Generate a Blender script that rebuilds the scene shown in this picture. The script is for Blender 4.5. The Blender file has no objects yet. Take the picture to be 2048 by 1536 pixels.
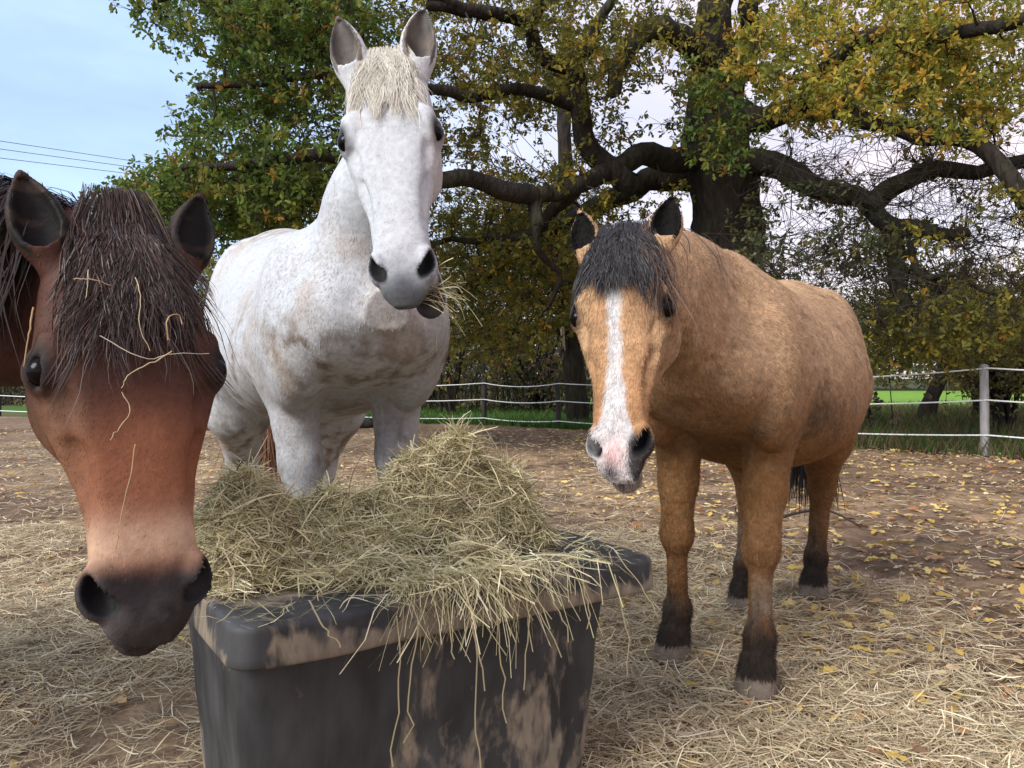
import bpy, math
import numpy as np
rng = np.random.default_rng(11)
f4 = np.float32

# ------------------------------------------------------------------ camera
scene = bpy.context.scene
FPX, HZ, CH = 1550.0, 755.0, 1.0            # focal length in photo pixels, horizon row, camera height
cam = bpy.data.cameras.new('camera')
cam.sensor_width = 36.0
cam.lens = 36.0 * FPX / 2048.0
cam.shift_y = -(768.0 - HZ) / 2048.0
cam.clip_start = 0.05
cam.clip_end = 2000.0
cam_ob = bpy.data.objects.new('camera', cam)
scene.collection.objects.link(cam_ob)
cam_ob.location = (0, 0, CH)
cam_ob.rotation_euler = (math.radians(90), 0, 0)
scene.camera = cam_ob

# ------------------------------------------------------------------ sky and sun
SUN_DIR = np.array([-0.62, -0.60, 0.62]); SUN_DIR /= np.linalg.norm(SUN_DIR)
world = bpy.data.worlds.new('World'); scene.world = world; world.use_nodes = True
nt = world.node_tree; nt.nodes.clear()
def N(t, tree, **kw):
    n = tree.nodes.new(t)
    for k, v in kw.items(): setattr(n, k, v)
    return n
sky = N('ShaderNodeTexSky', nt, sky_type='NISHITA', sun_disc=False)
sky.sun_elevation = math.asin(SUN_DIR[2])
sky.sun_rotation = math.atan2(SUN_DIR[0], SUN_DIR[1])
sky.air_density = 1.0; sky.dust_density = 1.5
tc = N('ShaderNodeTexCoord', nt)
mp = N('ShaderNodeMapping', nt); mp.inputs['Scale'].default_value = (1.0, 1.0, 3.4)
mp.inputs['Rotation'].default_value = (0.0, 0.25, 0.3)
no = N('ShaderNodeTexNoise', nt); no.inputs['Scale'].default_value = 3.1; no.inputs['Detail'].default_value = 6.0; no.inputs['Roughness'].default_value = 0.55
rp = N('ShaderNodeValToRGB', nt)
rp.color_ramp.elements[0].position = 0.30; rp.color_ramp.elements[0].color = (0.50, 0.50, 0.50, 1)
rp.color_ramp.elements[1].position = 0.72; rp.color_ramp.elements[1].color = (0.92, 0.92, 0.92, 1)
sx = N('ShaderNodeSeparateXYZ', nt)
mr = N('ShaderNodeMapRange', nt)
mr.inputs['From Min'].default_value = -0.35; mr.inputs['From Max'].default_value = 0.35
cm = N('ShaderNodeMixRGB', nt)                      # cloud tint: blue-grey in the west, pink-white in the east
cm.inputs[1].default_value = (4.1, 5.6, 8.1, 1); cm.inputs[2].default_value = (7.0, 5.95, 6.3, 1)
mx = N('ShaderNodeMixRGB', nt)
bg = N('ShaderNodeBackground', nt); bg.inputs['Strength'].default_value = 0.10
wo = N('ShaderNodeOutputWorld', nt)
L = nt.links.new
L(tc.outputs['Generated'], mp.inputs[0]); L(mp.outputs[0], no.inputs['Vector']); L(no.outputs[0], rp.inputs[0])
L(tc.outputs['Generated'], sx.inputs[0]); L(sx.outputs['X'], mr.inputs['Value']); L(mr.outputs[0], cm.inputs[0])
L(rp.outputs[0], mx.inputs[0]); L(sky.outputs[0], mx.inputs[1]); L(cm.outputs[0], mx.inputs[2])
L(mx.outputs[0], bg.inputs['Color']); L(bg.outputs[0], wo.inputs[0])

sun = bpy.data.lights.new('sun', 'SUN'); sun.energy = 2.7; sun.angle = math.radians(32); sun.color = (1.0, 0.96, 0.9)
sun_ob = bpy.data.objects.new('sun', sun); scene.collection.objects.link(sun_ob)
from mathutils import Vector
sun_ob.rotation_euler = Vector(SUN_DIR).to_track_quat('Z', 'Y').to_euler()

scene.view_settings.view_transform = 'Standard'
scene.view_settings.look = 'None'
scene.view_settings.exposure = 0.88
scene.view_settings.gamma = 1.0
scene.cycles.max_bounces = 6
scene.cycles.transparent_max_bounces = 8

# ------------------------------------------------------------------ helpers
def P(px, py, d):
    return np.array([(px - 1024.0) / FPX * d, d, CH + (HZ - py) / FPX * d])
def nrm(v):
    v = np.asarray(v, float); return v / np.maximum(np.linalg.norm(v, axis=-1, keepdims=True), 1e-9)
def sstep(a, b, x):
    t = np.clip((x - a) / (b - a), 0, 1); return t * t * (3 - 2 * t)
def mix(a, b, t):
    t = np.asarray(t)[..., None]; return a * (1 - t) + np.asarray(b) * t

def _hash(ix, iy, iz, seed):
    h = (ix.astype(np.int64) * 374761393 + iy.astype(np.int64) * 668265263 + iz.astype(np.int64) * 2147483647 + seed * 974634533) & 0xffffffff
    h = ((h ^ (h >> 13)) * 1274126177) & 0xffffffff
    h = (h ^ (h >> 16)) & 0xffff
    return h / 65535.0
def vnoise(p, scale, seed=0):
    q = np.asarray(p, float) * scale
    i = np.floor(q); fr = q - i; fr = fr * fr * (3 - 2 * fr); i = i.astype(np.int64)
    r = 0
    for dx in (0, 1):
        for dy in (0, 1):
            for dz in (0, 1):
                w = (fr[..., 0] if dx else 1 - fr[..., 0]) * (fr[..., 1] if dy else 1 - fr[..., 1]) * (fr[..., 2] if dz else 1 - fr[..., 2])
                r = r + w * _hash(i[..., 0] + dx, i[..., 1] + dy, i[..., 2] + dz, seed)
    return r
def fbm(p, scale, seed=0, oct=4):
    r = 0; a = 0.5; t = 0
    for o in range(oct):
        r = r + a * vnoise(p, scale * 2 ** o, seed + o * 17); t += a; a *= 0.55
    return r / t

ORG = {}
def tag(o, label=None, cat=None, group=None, kind=None):
    if label: o['label'] = label
    if cat: o['category'] = cat
    if group: o['group'] = group
    if kind: o['kind'] = kind
    return o
def empty(name, loc, label, cat, group=None):
    o = bpy.data.objects.new(name, None); scene.collection.objects.link(o)
    o.location = tuple(float(c) for c in loc); o.empty_display_size = 0.1
    ORG[o.name] = np.array(loc, float)
    return tag(o, label, cat, group)
def mk(name, v, faces, mat, parent=None, col=None, smooth=True, org=None):
    """One mesh object from numpy arrays; faces is an array (n,k) or a list of such arrays."""
    v = np.asarray(v, float)
    if parent is not None: org = ORG[parent.name]
    if org is None: org = np.zeros(3)
    if not isinstance(faces, (list, tuple)): faces = [faces]
    faces = [np.asarray(f, np.int32) for f in faces if len(f)]
    me = bpy.data.meshes.new(name)
    me.vertices.add(len(v)); me.vertices.foreach_set('co', (v - org).astype(f4).ravel())
    loops = np.concatenate([f.ravel() for f in faces])
    tot = np.concatenate([np.full(len(f), f.shape[1], np.int32) for f in faces])
    me.loops.add(len(loops)); me.loops.foreach_set('vertex_index', loops)
    me.polygons.add(len(tot)); st = np.concatenate([[0], np.cumsum(tot)[:-1]]).astype(np.int32)
    me.polygons.foreach_set('loop_start', st)
    try: me.polygons.foreach_set('loop_total', tot)
    except Exception: pass
    me.polygons.foreach_set('use_smooth', np.full(len(tot), bool(smooth)))
    if col is not None:
        a = me.color_attributes.new('Col', 'FLOAT_COLOR', 'POINT')
        c = np.ones((len(v), 4), f4); c[:, :3] = col
        a.data.foreach_set('color', c.ravel())
    me.update(); me.validate()
    me.materials.append(mat)
    o = bpy.data.objects.new(name, me); scene.collection.objects.link(o)
    if parent is not None:
        o.parent = parent
    else:
        o.location = tuple(float(c) for c in org)
    ORG[o.name] = np.array(org, float)
    return o

class Acc:
    """Collects several pieces (verts, quads/tris, colour) for one mesh."""
    def __init__(s): s.v = []; s.q = []; s.t = []; s.c = []; s.n = 0
    def add(s, v, f, c=None):
        v = np.asarray(v, float).reshape(-1, 3); f = np.asarray(f)
        (s.q if f.shape[1] == 4 else s.t).append(f + s.n)
        s.v.append(v)
        if c is None: c = (0.5, 0.5, 0.5)
        c = np.asarray(c, float)
        s.c.append(np.broadcast_to(c, (len(v), 3)).copy() if c.ndim == 1 else c)
        s.n += len(v)
    def build(s, name, mat, parent=None, smooth=True, org=None):
        fs = []
        if s.q: fs.append(np.concatenate(s.q))
        if s.t: fs.append(np.concatenate(s.t))
        return mk(name, np.concatenate(s.v), fs, mat, parent, np.concatenate(s.c), smooth, org)

def ribbons(path, width, side, col):
    """path (N,K,3), width (N,K), side (N,3) or (N,K,3), col (N,3) or (N,K,3)."""
    n, k, _ = path.shape
    if side.ndim == 2: side = side[:, None, :]
    w = width[..., None] * 0.5
    v = np.stack([path - side * w, path + side * w], 2).reshape(-1, 3)
    b = (np.arange(n) * k * 2)[:, None] + (np.arange(k - 1) * 2)[None]
    q = np.stack([b, b + 1, b + 3, b + 2], -1).reshape(-1, 4)
    c = np.broadcast_to(col[:, None, :] if col.ndim == 2 else col, (n, k, 3))
    c = np.repeat(c, 2, axis=1).reshape(-1, 3)
    return v, q, c
def tubes(path, rad, sides=4):
    """path (N,K,3), rad (N,K)."""
    n, k, _ = path.shape
    t = nrm(np.gradient(path, axis=1))
    ref = np.where(np.abs(t[:, :1, 2:3]) > 0.8, np.array([1.0, 0, 0]), np.array([0, 0, 1.0]))
    a = nrm(np.cross(t, np.broadcast_to(ref, t.shape))); b = np.cross(t, a)
    an = np.arange(sides) / sides * 2 * np.pi
    ring = a[:, :, None] * np.cos(an)[:, None] + b[:, :, None] * np.sin(an)[:, None]
    v = (path[:, :, None] + ring * rad[:, :, None, None]).reshape(-1, 3)
    base = (np.arange(n) * k * sides)[:, None, None] + (np.arange(k - 1) * sides)[None, :, None]
    j = np.arange(sides)[None, None]; j2 = (j + 1) % sides
    q = np.stack([base + j, base + j2, base + sides + j2, base + sides + j], -1).reshape(-1, 4)
    return v, q
def spline(pts, m):
    """Catmull-Rom resampling of (k,d) points to m points."""
    p = np.asarray(pts, float); k = len(p)
    pe = np.vstack([2 * p[0] - p[1], p, 2 * p[-1] - p[-2]])
    u = np.linspace(0, k - 1 - 1e-6, m); i = u.astype(int); t = (u - i)[:, None]
    a, b, c, d = pe[i], pe[i + 1], pe[i + 2], pe[i + 3]
    return 0.5 * (2 * b + (c - a) * t + (2 * a - 5 * b + 4 * c - d) * t ** 2 + (3 * b - a - 3 * c + d) * t ** 3)

# ------------------------------------------------------------------ materials
def material(name, rough=0.8, base=None, attr=True, noise=None, bump=None, translucent=0.0, spec=0.3, sheen=0.0, stretch=(1, 1, 1), metal=0.0):
    """Principled; colour = Col attribute (or base) times a noise range; optional bump; optional translucency (thin leaves)."""
    m = bpy.data.materials.new(name); m.use_nodes = True
    t = m.node_tree; t.nodes.clear(); l = t.links.new
    out = N('ShaderNodeOutputMaterial', t); p = N('ShaderNodeBsdfPrincipled', t)
    p.inputs['Roughness'].default_value = rough; p.inputs['Metallic'].default_value = metal
    p.inputs['Specular IOR Level'].default_value = spec
    if sheen: p.inputs['Sheen Weight'].default_value = sheen
    if attr:
        a = N('ShaderNodeAttribute', t, attribute_name='Col'); src = a.outputs['Color']
    else:
        a = N('ShaderNodeRGB', t); a.outputs[0].default_value = (*base, 1); src = a.outputs[0]
    co = N('ShaderNodeTexCoord', t); mpp = N('ShaderNodeMapping', t); mpp.inputs['Scale'].default_value = stretch
    l(co.outputs['Object'], mpp.inputs[0])
    if noise:
        sc, lo, hi = noise
        n = N('ShaderNodeTexNoise', t); n.inputs['Scale'].default_value = sc; n.inputs['Detail'].default_value = 5
        l(mpp.outputs[0], n.inputs['Vector'])
        r = N('ShaderNodeMapRange', t); r.inputs['From Min'].default_value = 0.3; r.inputs['From Max'].default_value = 0.7
        r.inputs['To Min'].default_value = lo; r.inputs['To Max'].default_value = hi
        l(n.outputs[0], r.inputs['Value'])
        vm = N('ShaderNodeVectorMath', t, operation='SCALE'); l(src, vm.inputs[0]); l(r.outputs[0], vm.inputs['Scale']); src = vm.outputs[0]
    l(src, p.inputs['Base Color'])
    if bump:
        sc, st, dist = bump
        n2 = N('ShaderNodeTexNoise', t); n2.inputs['Scale'].default_value = sc; n2.inputs['Detail'].default_value = 4
        l(mpp.outputs[0], n2.inputs['Vector'])
        b = N('ShaderNodeBump', t); b.inputs['Strength'].default_value = st; b.inputs['Distance'].default_value = dist
        l(n2.outputs[0], b.inputs['Height']); l(b.outputs[0], p.inputs['Normal'])
    if translucent:
        tr = N('ShaderNodeBsdfTranslucent', t); l(src, tr.inputs['Color'])
        ms = N('ShaderNodeMixShader', t); ms.inputs[0].default_value = translucent
        l(p.outputs[0], ms.inputs[1]); l(tr.outputs[0], ms.inputs[2]); l(ms.outputs[0], out.inputs[0])
    else:
        l(p.outputs[0], out.inputs[0])
    return m
M_soil = material('soil', 0.95, noise=(9, 0.65, 1.3), bump=(35, 0.7, 0.02), spec=0.15)
M_field = material('field_grass', 0.95, noise=(1.5, 0.75, 1.2), spec=0.1)
M_blade = material('grass_blade', 0.7, translucent=0.3, spec=0.2)
M_leaf = material('leaf', 0.6, translucent=0.5, spec=0.25)
M_dead = material('dead_leaf', 0.75, translucent=0.15, spec=0.2)
M_bark = material('bark', 0.95, noise=(14, 0.55, 1.4), bump=(22, 1.0, 0.05), spec=0.15, stretch=(1, 1, 0.28))
M_twig = material('twig', 0.9, spec=0.15)
M_hay = material('hay', 0.65, translucent=0.2, spec=0.3)
M_hayc = material('hay_core', 0.95, noise=(45, 0.4, 1.4), bump=(60, 1.0, 0.03), spec=0.1)
M_coat = material('coat', 0.7, noise=(70, 0.86, 1.12), bump=(140, 0.16, 0.006), spec=0.25, sheen=0.0)
M_shag = material('shaggy_coat', 0.85, noise=(34, 0.80, 1.15), bump=(60, 0.55, 0.018), spec=0.15)
M_hair = material('hair', 0.5, spec=0.4)
M_eye = material('eye', 0.16, attr=True, spec=0.12)
M_wire = material('fence_rope', 0.6, attr=True, spec=0.3)
M_post = material('fence_post', 0.85, attr=True, noise=(20, 0.7, 1.2), spec=0.2, stretch=(1, 1, 0.2))


# ------------------------------------------------------------------ ground
def axis_grid(lo, hi, a, b, fine, far):
    """Fine spacing in [a,b], growing outside to lo/hi."""
    r = list(np.arange(a, b, fine)); s = fine
    x = b
    while x < hi: r.append(x); s = min(s * 1.25, far); x += s
    r.append(hi); s = fine; x = a - fine
    while x > lo: r.append(x); s = min(s * 1.25, far); x -= s
    r.append(lo)
    return np.array(sorted(set(np.round(r, 4))))
def ground_z(x, y):
    p = np.stack([x, y, 0 * x], -1)
    near = np.exp(-(np.maximum(np.hypot(x, y) - 12, 0) / 8) ** 2)
    return near * (0.035 * (fbm(p, 2.2, 3, 3) - 0.5) + 0.05 * (fbm(p, 7.0, 9, 3) - 0.5)) - 0.015
gx = axis_grid(-400, 400, -3.2, 5.0, 0.045, 25); gy = axis_grid(-60, 700, 1.0, 8.5, 0.045, 25)
GX, GY = np.meshgrid(gx, gy, indexing='ij')
gv = np.stack([GX, GY, ground_z(GX, GY)], -1).reshape(-1, 3)
ni, nj = len(gx), len(gy)
ii, jj = np.meshgrid(np.arange(ni - 1), np.arange(nj - 1), indexing='ij')
gf = np.stack([ii * nj + jj, (ii + 1) * nj + jj, (ii + 1) * nj + jj + 1, ii * nj + jj + 1], -1).reshape(-1, 4)
gn = fbm(gv, 1.1, 21, 4); gn2 = fbm(gv, 5.0, 5, 4)
gc = mix(np.array([0.115, 0.078, 0.052]) * np.ones((len(gv), 1)), (0.21, 0.15, 0.095), sstep(0.35, 0.7, gn))
gc = mix(gc, (0.055, 0.038, 0.028), sstep(0.55, 0.75, gn2) * 0.7)
gc = mix(gc * np.array([1.35, 1.3, 1.26]), (0.05, 0.06, 0.025), sstep(23, 28, gv[:, 1]))
o = mk('ground', gv, gf, M_soil, None, gc); tag(o, 'brown trampled paddock soil strewn with straw and leaves', 'ground', kind='structure')

FENCE = np.array([[-22, 22.0], [-13.5, 20.4], [-7.65, 19.0], [-4.3, 18.0], [-0.6, 16.7], [0.93, 15.5], [3.4, 12.9], [6.1, 10.0], [8.6, 7.6], [11.5, 5.0]])
def fence_y(x): return np.interp(x, FENCE[:, 0], FENCE[:, 1])
def sheet(name, xs, y0f, y1f, rows, z, colf, mat, label, cat):
    xs = np.asarray(xs, float); t = np.linspace(0, 1, rows)
    y0 = y0f(xs); y1 = y1f(xs)
    X = np.repeat(xs[:, None], rows, 1); Y = y0[:, None] * (1 - t) + y1[:, None] * t
    v = np.stack([X, Y, z + 0.006 * (fbm(np.stack([X, Y, 0 * X], -1), 0.6, 2, 2) - 0.5)], -1).reshape(-1, 3)
    a, b = np.meshgrid(np.arange(len(xs) - 1), np.arange(rows - 1), indexing='ij')
    q = np.stack([a * rows + b, (a + 1) * rows + b, (a + 1) * rows + b + 1, a * rows + b + 1], -1).reshape(-1, 4)
    o = mk(name, v, q, mat, None, colf(v)); return tag(o, label, cat, kind='structure')
vg = lambda v: mix(np.array([0.05, 0.13, 0.022]) * np.ones((len(v), 1)), (0.10, 0.10, 0.04), sstep(0.4, 0.7, fbm(v, 0.5, 8, 3)))
sheet('grass_verge', np.linspace(-30, 4.2, 80), lambda x: fence_y(x) - 0.15, lambda x: fence_y(x) + 9.5, 16, -0.009, vg, M_field, 'green grass strip beyond the rope fence', 'grass')
vb = lambda v: mix(np.array([0.075, 0.085, 0.03]) * np.ones((len(v), 1)), (0.10, 0.07, 0.04), sstep(0.35, 0.65, fbm(v, 0.8, 18, 3)))
sheet('rough_bank', np.linspace(4.25, 34, 60), lambda x: np.maximum(fence_y(x) - 0.25, 4.5), lambda x: 27 + 0 * x, 30, -0.007, vb, M_field, 'rough brownish undergrowth bank beyond the right hand fence', 'bank')
vf = lambda v: mix(np.array([0.12, 0.24, 0.03]) * np.ones((len(v), 1)), (0.17, 0.31, 0.045), fbm(v, 0.2, 28, 3))
sheet('field', np.linspace(2, 90, 60), lambda x: 27.1 + 0 * x, lambda x: 58 + 0 * x, 20, 0.0, vf, M_field, 'bright green meadow seen beneath the trees on the right', 'field')

def grass(name, n, xf, yf, hlo, hhi, cols, label):
    x = xf(n); y = yf(x); p = np.stack([x, y, 0 * x - 0.012], -1)
    h = rng.uniform(hlo, hhi, n); a = rng.uniform(0, 2 * np.pi, n)
    lean = np.stack([np.cos(a), np.sin(a), 0 * a], -1) * (h * rng.uniform(0.1, 0.7, n))[:, None]
    t = np.linspace(0, 1, 4)
    path = p[:, None] + t[None, :, None] ** 1.7 * lean[:, None] + np.stack([0 * t, 0 * t, t], -1)[None] * h[:, None, None]
    w = np.array([1, .9, .6, .1])[None] * rng.uniform(0.006, 0.013, n)[:, None] * (1 + y[:, None] / 18)
    s = np.stack([-np.sin(a + 1), np.cos(a + 1), 0 * a], -1)
    c = np.asarray(cols)[rng.integers(0, len(cols), n)] * rng.uniform(0.6, 1.3, (n, 1))
    v, q, cc = ribbons(path, w, s, c)
    return tag(mk(name, v, q, M_blade, None, cc), label, 'grass', kind='stuff')
grass('grass', 26000, lambda n: rng.uniform(-9, 4.2, n), lambda x: fence_y(x) + rng.uniform(-0.3, 1, len(x)) ** 2 * 8 - 0.1, 0.05, 0.16,
      [(0.045, 0.14, 0.02), (0.06, 0.16, 0.03), (0.10, 0.13, 0.04)], 'short green grass growing along the far side of the fence')
grass('rough_grass', 30000, lambda n: rng.uniform(3.8, 17, n), lambda x: np.maximum(fence_y(x), 6) - 0.35 + rng.uniform(0, 1, len(x)) ** 1.4 * (26.5 - np.maximum(fence_y(x), 6)), 0.08, 0.32,
      [(0.06, 0.085, 0.025), (0.10, 0.085, 0.04), (0.16, 0.11, 0.06), (0.05, 0.11, 0.02)], 'rough brown and green undergrowth along the right hand fence')

# ------------------------------------------------------------------ leaves
LEAF = np.array([[0, 0, 0], [0.28, 0.16, 0.03], [0.45, 0.10, 0.02], [0.68, 0.24, 0.0], [1.0, 0.0, -0.10], [0.68, -0.24, 0.0], [0.45, -0.10, 0.02], [0.28, -0.16, 0.03]])
LEAF_T = np.array([[0, 7, 1], [1, 7, 6], [1, 6, 2], [2, 6, 5], [2, 5, 3], [3, 5, 4]])
def leaves(base, direc, size, col, up=None):
    n = len(base); d = nrm(direc)
    if up is None: up = rng.normal(size=(n, 3)) + np.array([0, 0, 0.8])
    s = nrm(np.cross(up, d)); u = np.cross(d, s)
    v = base[:, None] + size[:, None, None] * (LEAF[None, :, :1] * d[:, None] + LEAF[None, :, 1:2] * s[:, None] + LEAF[None, :, 2:] * u[:, None])
    t = (np.arange(n) * 8)[:, None, None] + LEAF_T[None]
    return v.reshape(-1, 3), t.reshape(-1, 3), np.repeat(col, 8, axis=0)
PAL = {
 'green': [((0.085, 0.135, 0.026), 5), ((0.13, 0.175, 0.032), 4), ((0.19, 0.18, 0.03), 2), ((0.28, 0.16, 0.03), .4)],
 'olive': [((0.115, 0.120, 0.025), 5), ((0.17, 0.155, 0.028), 5), ((0.27, 0.22, 0.035), 3), ((0.32, 0.19, 0.03), .8)],
 'gold':  [((0.44, 0.33, 0.05), 3), ((0.28, 0.27, 0.04), 5), ((0.50, 0.30, 0.045), 1.5), ((0.18, 0.20, 0.035), 4)],
 'greyg': [((0.09, 0.115, 0.05), 5), ((0.14, 0.145, 0.055), 4), ((0.17, 0.14, 0.04), 2)],
 'hedge': [((0.20, 0.19, 0.07), 4), ((0.29, 0.25, 0.075), 3), ((0.17, 0.13, 0.08), 3), ((0.38, 0.30, 0.06), 1)],
 'dark':  [((0.075, 0.09, 0.04), 4), ((0.12, 0.12, 0.05), 3), ((0.13, 0.095, 0.06), 2)],
 'russet':[((0.23, 0.175, 0.12), 4), ((0.28, 0.21, 0.15), 3), ((0.20, 0.19, 0.08), 3)],
}
def palcol(pal, n):
    c = np.array([k[0] for k in PAL[pal]]); w = np.array([k[1] for k in PAL[pal]], float)
    return c[rng.choice(len(c), n, p=w / w.sum())]
def sprigs(cent, pals, per, lsize, acc):
    """Rosettes of leaves round each sprig tip."""
    n = len(cent)
    d = nrm(rng.normal(size=(n, per, 3)) + np.array([0, 0, -0.15]))
    c0 = np.concatenate([palcol(p, 1) for p in pals]) if not isinstance(pals, str) else palcol(pals, n)
    c = c0[:, None] * rng.uniform(0.7, 1.35, (n, per, 1))
    b = cent[:, None] + d * 0.012
    sz = rng.uniform(0.75, 1.25, (n, per)) * lsize
    v, t, cc = leaves(b.reshape(-1, 3), d.reshape(-1, 3), sz.reshape(-1), c.reshape(-1, 3))
    acc.add(v, t, cc)

# ------------------------------------------------------------------ the oak
BARK = np.array([0.029, 0.024, 0.019])
def Z(zx, zy, d): return P(880 + zx / 1.7534, zy / 1.7534, d)
def limb_mesh(pts, r0, r1, sides=12, m=None, wob=0.03):
    p = np.array(pts, float); L_ = np.linalg.norm(np.diff(p, axis=0), axis=1).sum()
    m = m or max(8, int(L_ / 0.14))
    q = spline(p, m)
    q[1:-1] += (np.stack([fbm(q, 1.6, s, 2) for s in (3, 4, 5)], -1)[1:-1] - 0.5) * wob * 6
    t = np.linspace(0, 1, m); r = r0 * (1 - t) + r1 * t
    r = r * (0.85 + 0.3 * fbm(q, 3.0, 44, 2))
    v, f = tubes(q[None], r[None], sides)
    # bark ridges
    cen = np.repeat(q, sides, 0); rad = v - cen
    v = cen + rad * (0.94 + 0.14 * fbm(v * np.array([1, 1, 0.3]), 14, 7, 2))[:, None]
    n0 = len(v); v = np.vstack([v, q[-1:] + (q[-1] - q[-2]) * 0.25])       # closed tip
    cap = np.stack([np.arange(sides) + (m - 1) * sides, (np.arange(sides) + 1) % sides + (m - 1) * sides, np.full(sides, n0)], -1)
    return v, f, cap, q, r
oak_base = P(1462, 885, 12.2); oak_base[2] = 0
oak = empty('oak_tree', oak_base, 'huge spreading oak with thick dark limbs and green to golden autumn leaves', 'tree')
nodes, nrad = [], []
def limb(name, pts, r0, r1, parent, sides=10, reg=True, wob=0.03):
    v, f, cap, q, r = limb_mesh(pts, r0, r1, sides, wob=wob)
    c = BARK * (0.65 + 0.7 * fbm(v, 4.0, 31, 3))[:, None]
    c = mix(c, (0.05, 0.055, 0.03), sstep(0.5, 0.75, fbm(v, 1.5, 77, 3)) * 0.5)
    o = mk(name, v, [f, cap], M_bark, parent, c)
    if reg: nodes.extend(q); nrad.extend(r)
    return o
tb = oak_base
limb('trunk', [tb + [0, 0, -0.05], tb + [-0.0, 0, 0.5], Z(1005, 860, 12.2), Z(1000, 700, 12.1), Z(975, 560, 12.0), Z(960, 430, 12.0), Z(965, 330, 12.0), Z(965, 250, 12.0)], 0.58, 0.44, oak, 20, False)
LIMBS = [
 ([(965, 300, 12.0), (962, 150, 11.9), (960, 20, 11.8), (975, -160, 11.6), (930, -420, 11.5)], .34, .16),
 ([(985, 300, 12.1), (1075, 210, 12.2), (1100, 130, 12.3), (1070, 0, 12.4), (1110, -200, 12.6)], .24, .12),
 ([(955, 280, 12.0), (890, 170, 11.6), (800, 95, 11.2), (715, 85, 10.8), (650, 150, 10.5), (620, 260, 10.3), (600, 330, 10.1)], .24, .06),
 ([(955, 520, 12.0), (870, 545, 11.7), (700, 545, 11.3), (610, 600, 11.0), (470, 650, 10.6), (340, 700, 10.3), (340, 790, 10.1)], .21, .08),
 ([(340, 700, 10.3), (150, 640, 9.8), (-60, 620, 9.4), (-260, 560, 9.0), (-560, 560, 8.6), (-900, 590, 8.5)], .13, .04),
 ([(930, 610, 12.2), (800, 610, 12.4), (690, 650, 12.6), (590, 710, 12.9), (430, 790, 13.2), (250, 900, 13.5), (60, 1030, 13.8)], .24, .07),
 ([(470, 650, 10.6), (400, 740, 10.9), (330, 830, 11.2), (150, 830, 11.6), (0, 850, 12)], .12, .04),
 ([(985, 570, 12.0), (1190, 585, 11.5), (1300, 640, 11.2), (1450, 700, 10.8), (1560, 800, 10.4), (1700, 820, 10.0), (1850, 810, 9.6)], .22, .07),
 ([(1585, 810, 10.3), (1600, 880, 10.2), (1612, 960, 10.1), (1618, 1050, 10.0), (1638, 1120, 9.9)], .13, .09),
 ([(1500, 740, 10.6), (1570, 680, 10.5), (1700, 600, 10.3), (1900, 590, 10.0), (2100, 560, 9.8)], .15, .08),
 ([(975, 400, 12.0), (1100, 395, 11.7), (1250, 380, 11.4), (1400, 390, 11.1), (1450, 405, 11.0)], .22, .12),
 ([(1300, 385, 11.3), (1480, 420, 10.4), (1680, 480, 9.8), (1850, 490, 9.3), (1950, 600, 9.0), (2060, 720, 8.8)], .12, .10),
 ([(1250, 380, 11.4), (1350, 250, 10.6), (1480, 150, 10.0), (1680, 110, 9.4), (1900, 90, 8.8), (2150, 30, 8.2)], .15, .06),
 ([(650, 640, 11.0), (570, 570, 10.9), (520, 480, 10.8), (490, 370, 10.6), (465, 240, 10.4), (350, 180, 10.2), (315, 90, 10.0), (170, 50, 9.7), (-40, 20, 9.3)], .17, .06),
 ([(465, 240, 10.4), (510, 180, 10.3), (580, 40, 10.2), (680, -60, 10.2)], .09, .05),
 ([(315, 90, 10.0), (350, 0, 9.8), (330, -160, 9.7)], .09, .05),
 ([(170, 50, 9.7), (-100, -20, 9.2), (-450, -60, 8.8), (-800, -30, 8.5), (-1000, 30, 8.3)], .08, .03),
 ([(490, 370, 10.6), (300, 330, 10.2), (50, 330, 9.6), (-250, 300, 9.1), (-500, 260, 8.8), (-850, 300, 8.6)], .09, .03),
 ([(1650, 850, 10.2), (1700, 960, 10.0), (1800, 950, 9.8), (1960, 1035, 9.6)], .05, .02),
 ([(340, 790, 10.1), (350, 900, 10.4), (420, 960, 10.6), (380, 1080, 10.8)], .06, .03),
 ([(960, -100, 11.7), (700, -260, 11), (300, -330, 10), (-200, -350, 9.2)], .16, .05),
 ([(1070, 0, 12.4), (1400, -220, 11.5), (1800, -300, 10.5), (2200, -320, 9.8)], .13, .05),
]
for pts, r0, r1 in LIMBS:
    limb('limb', [Z(*p) for p in pts], r0, r1, oak, wob=.05)

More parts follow.
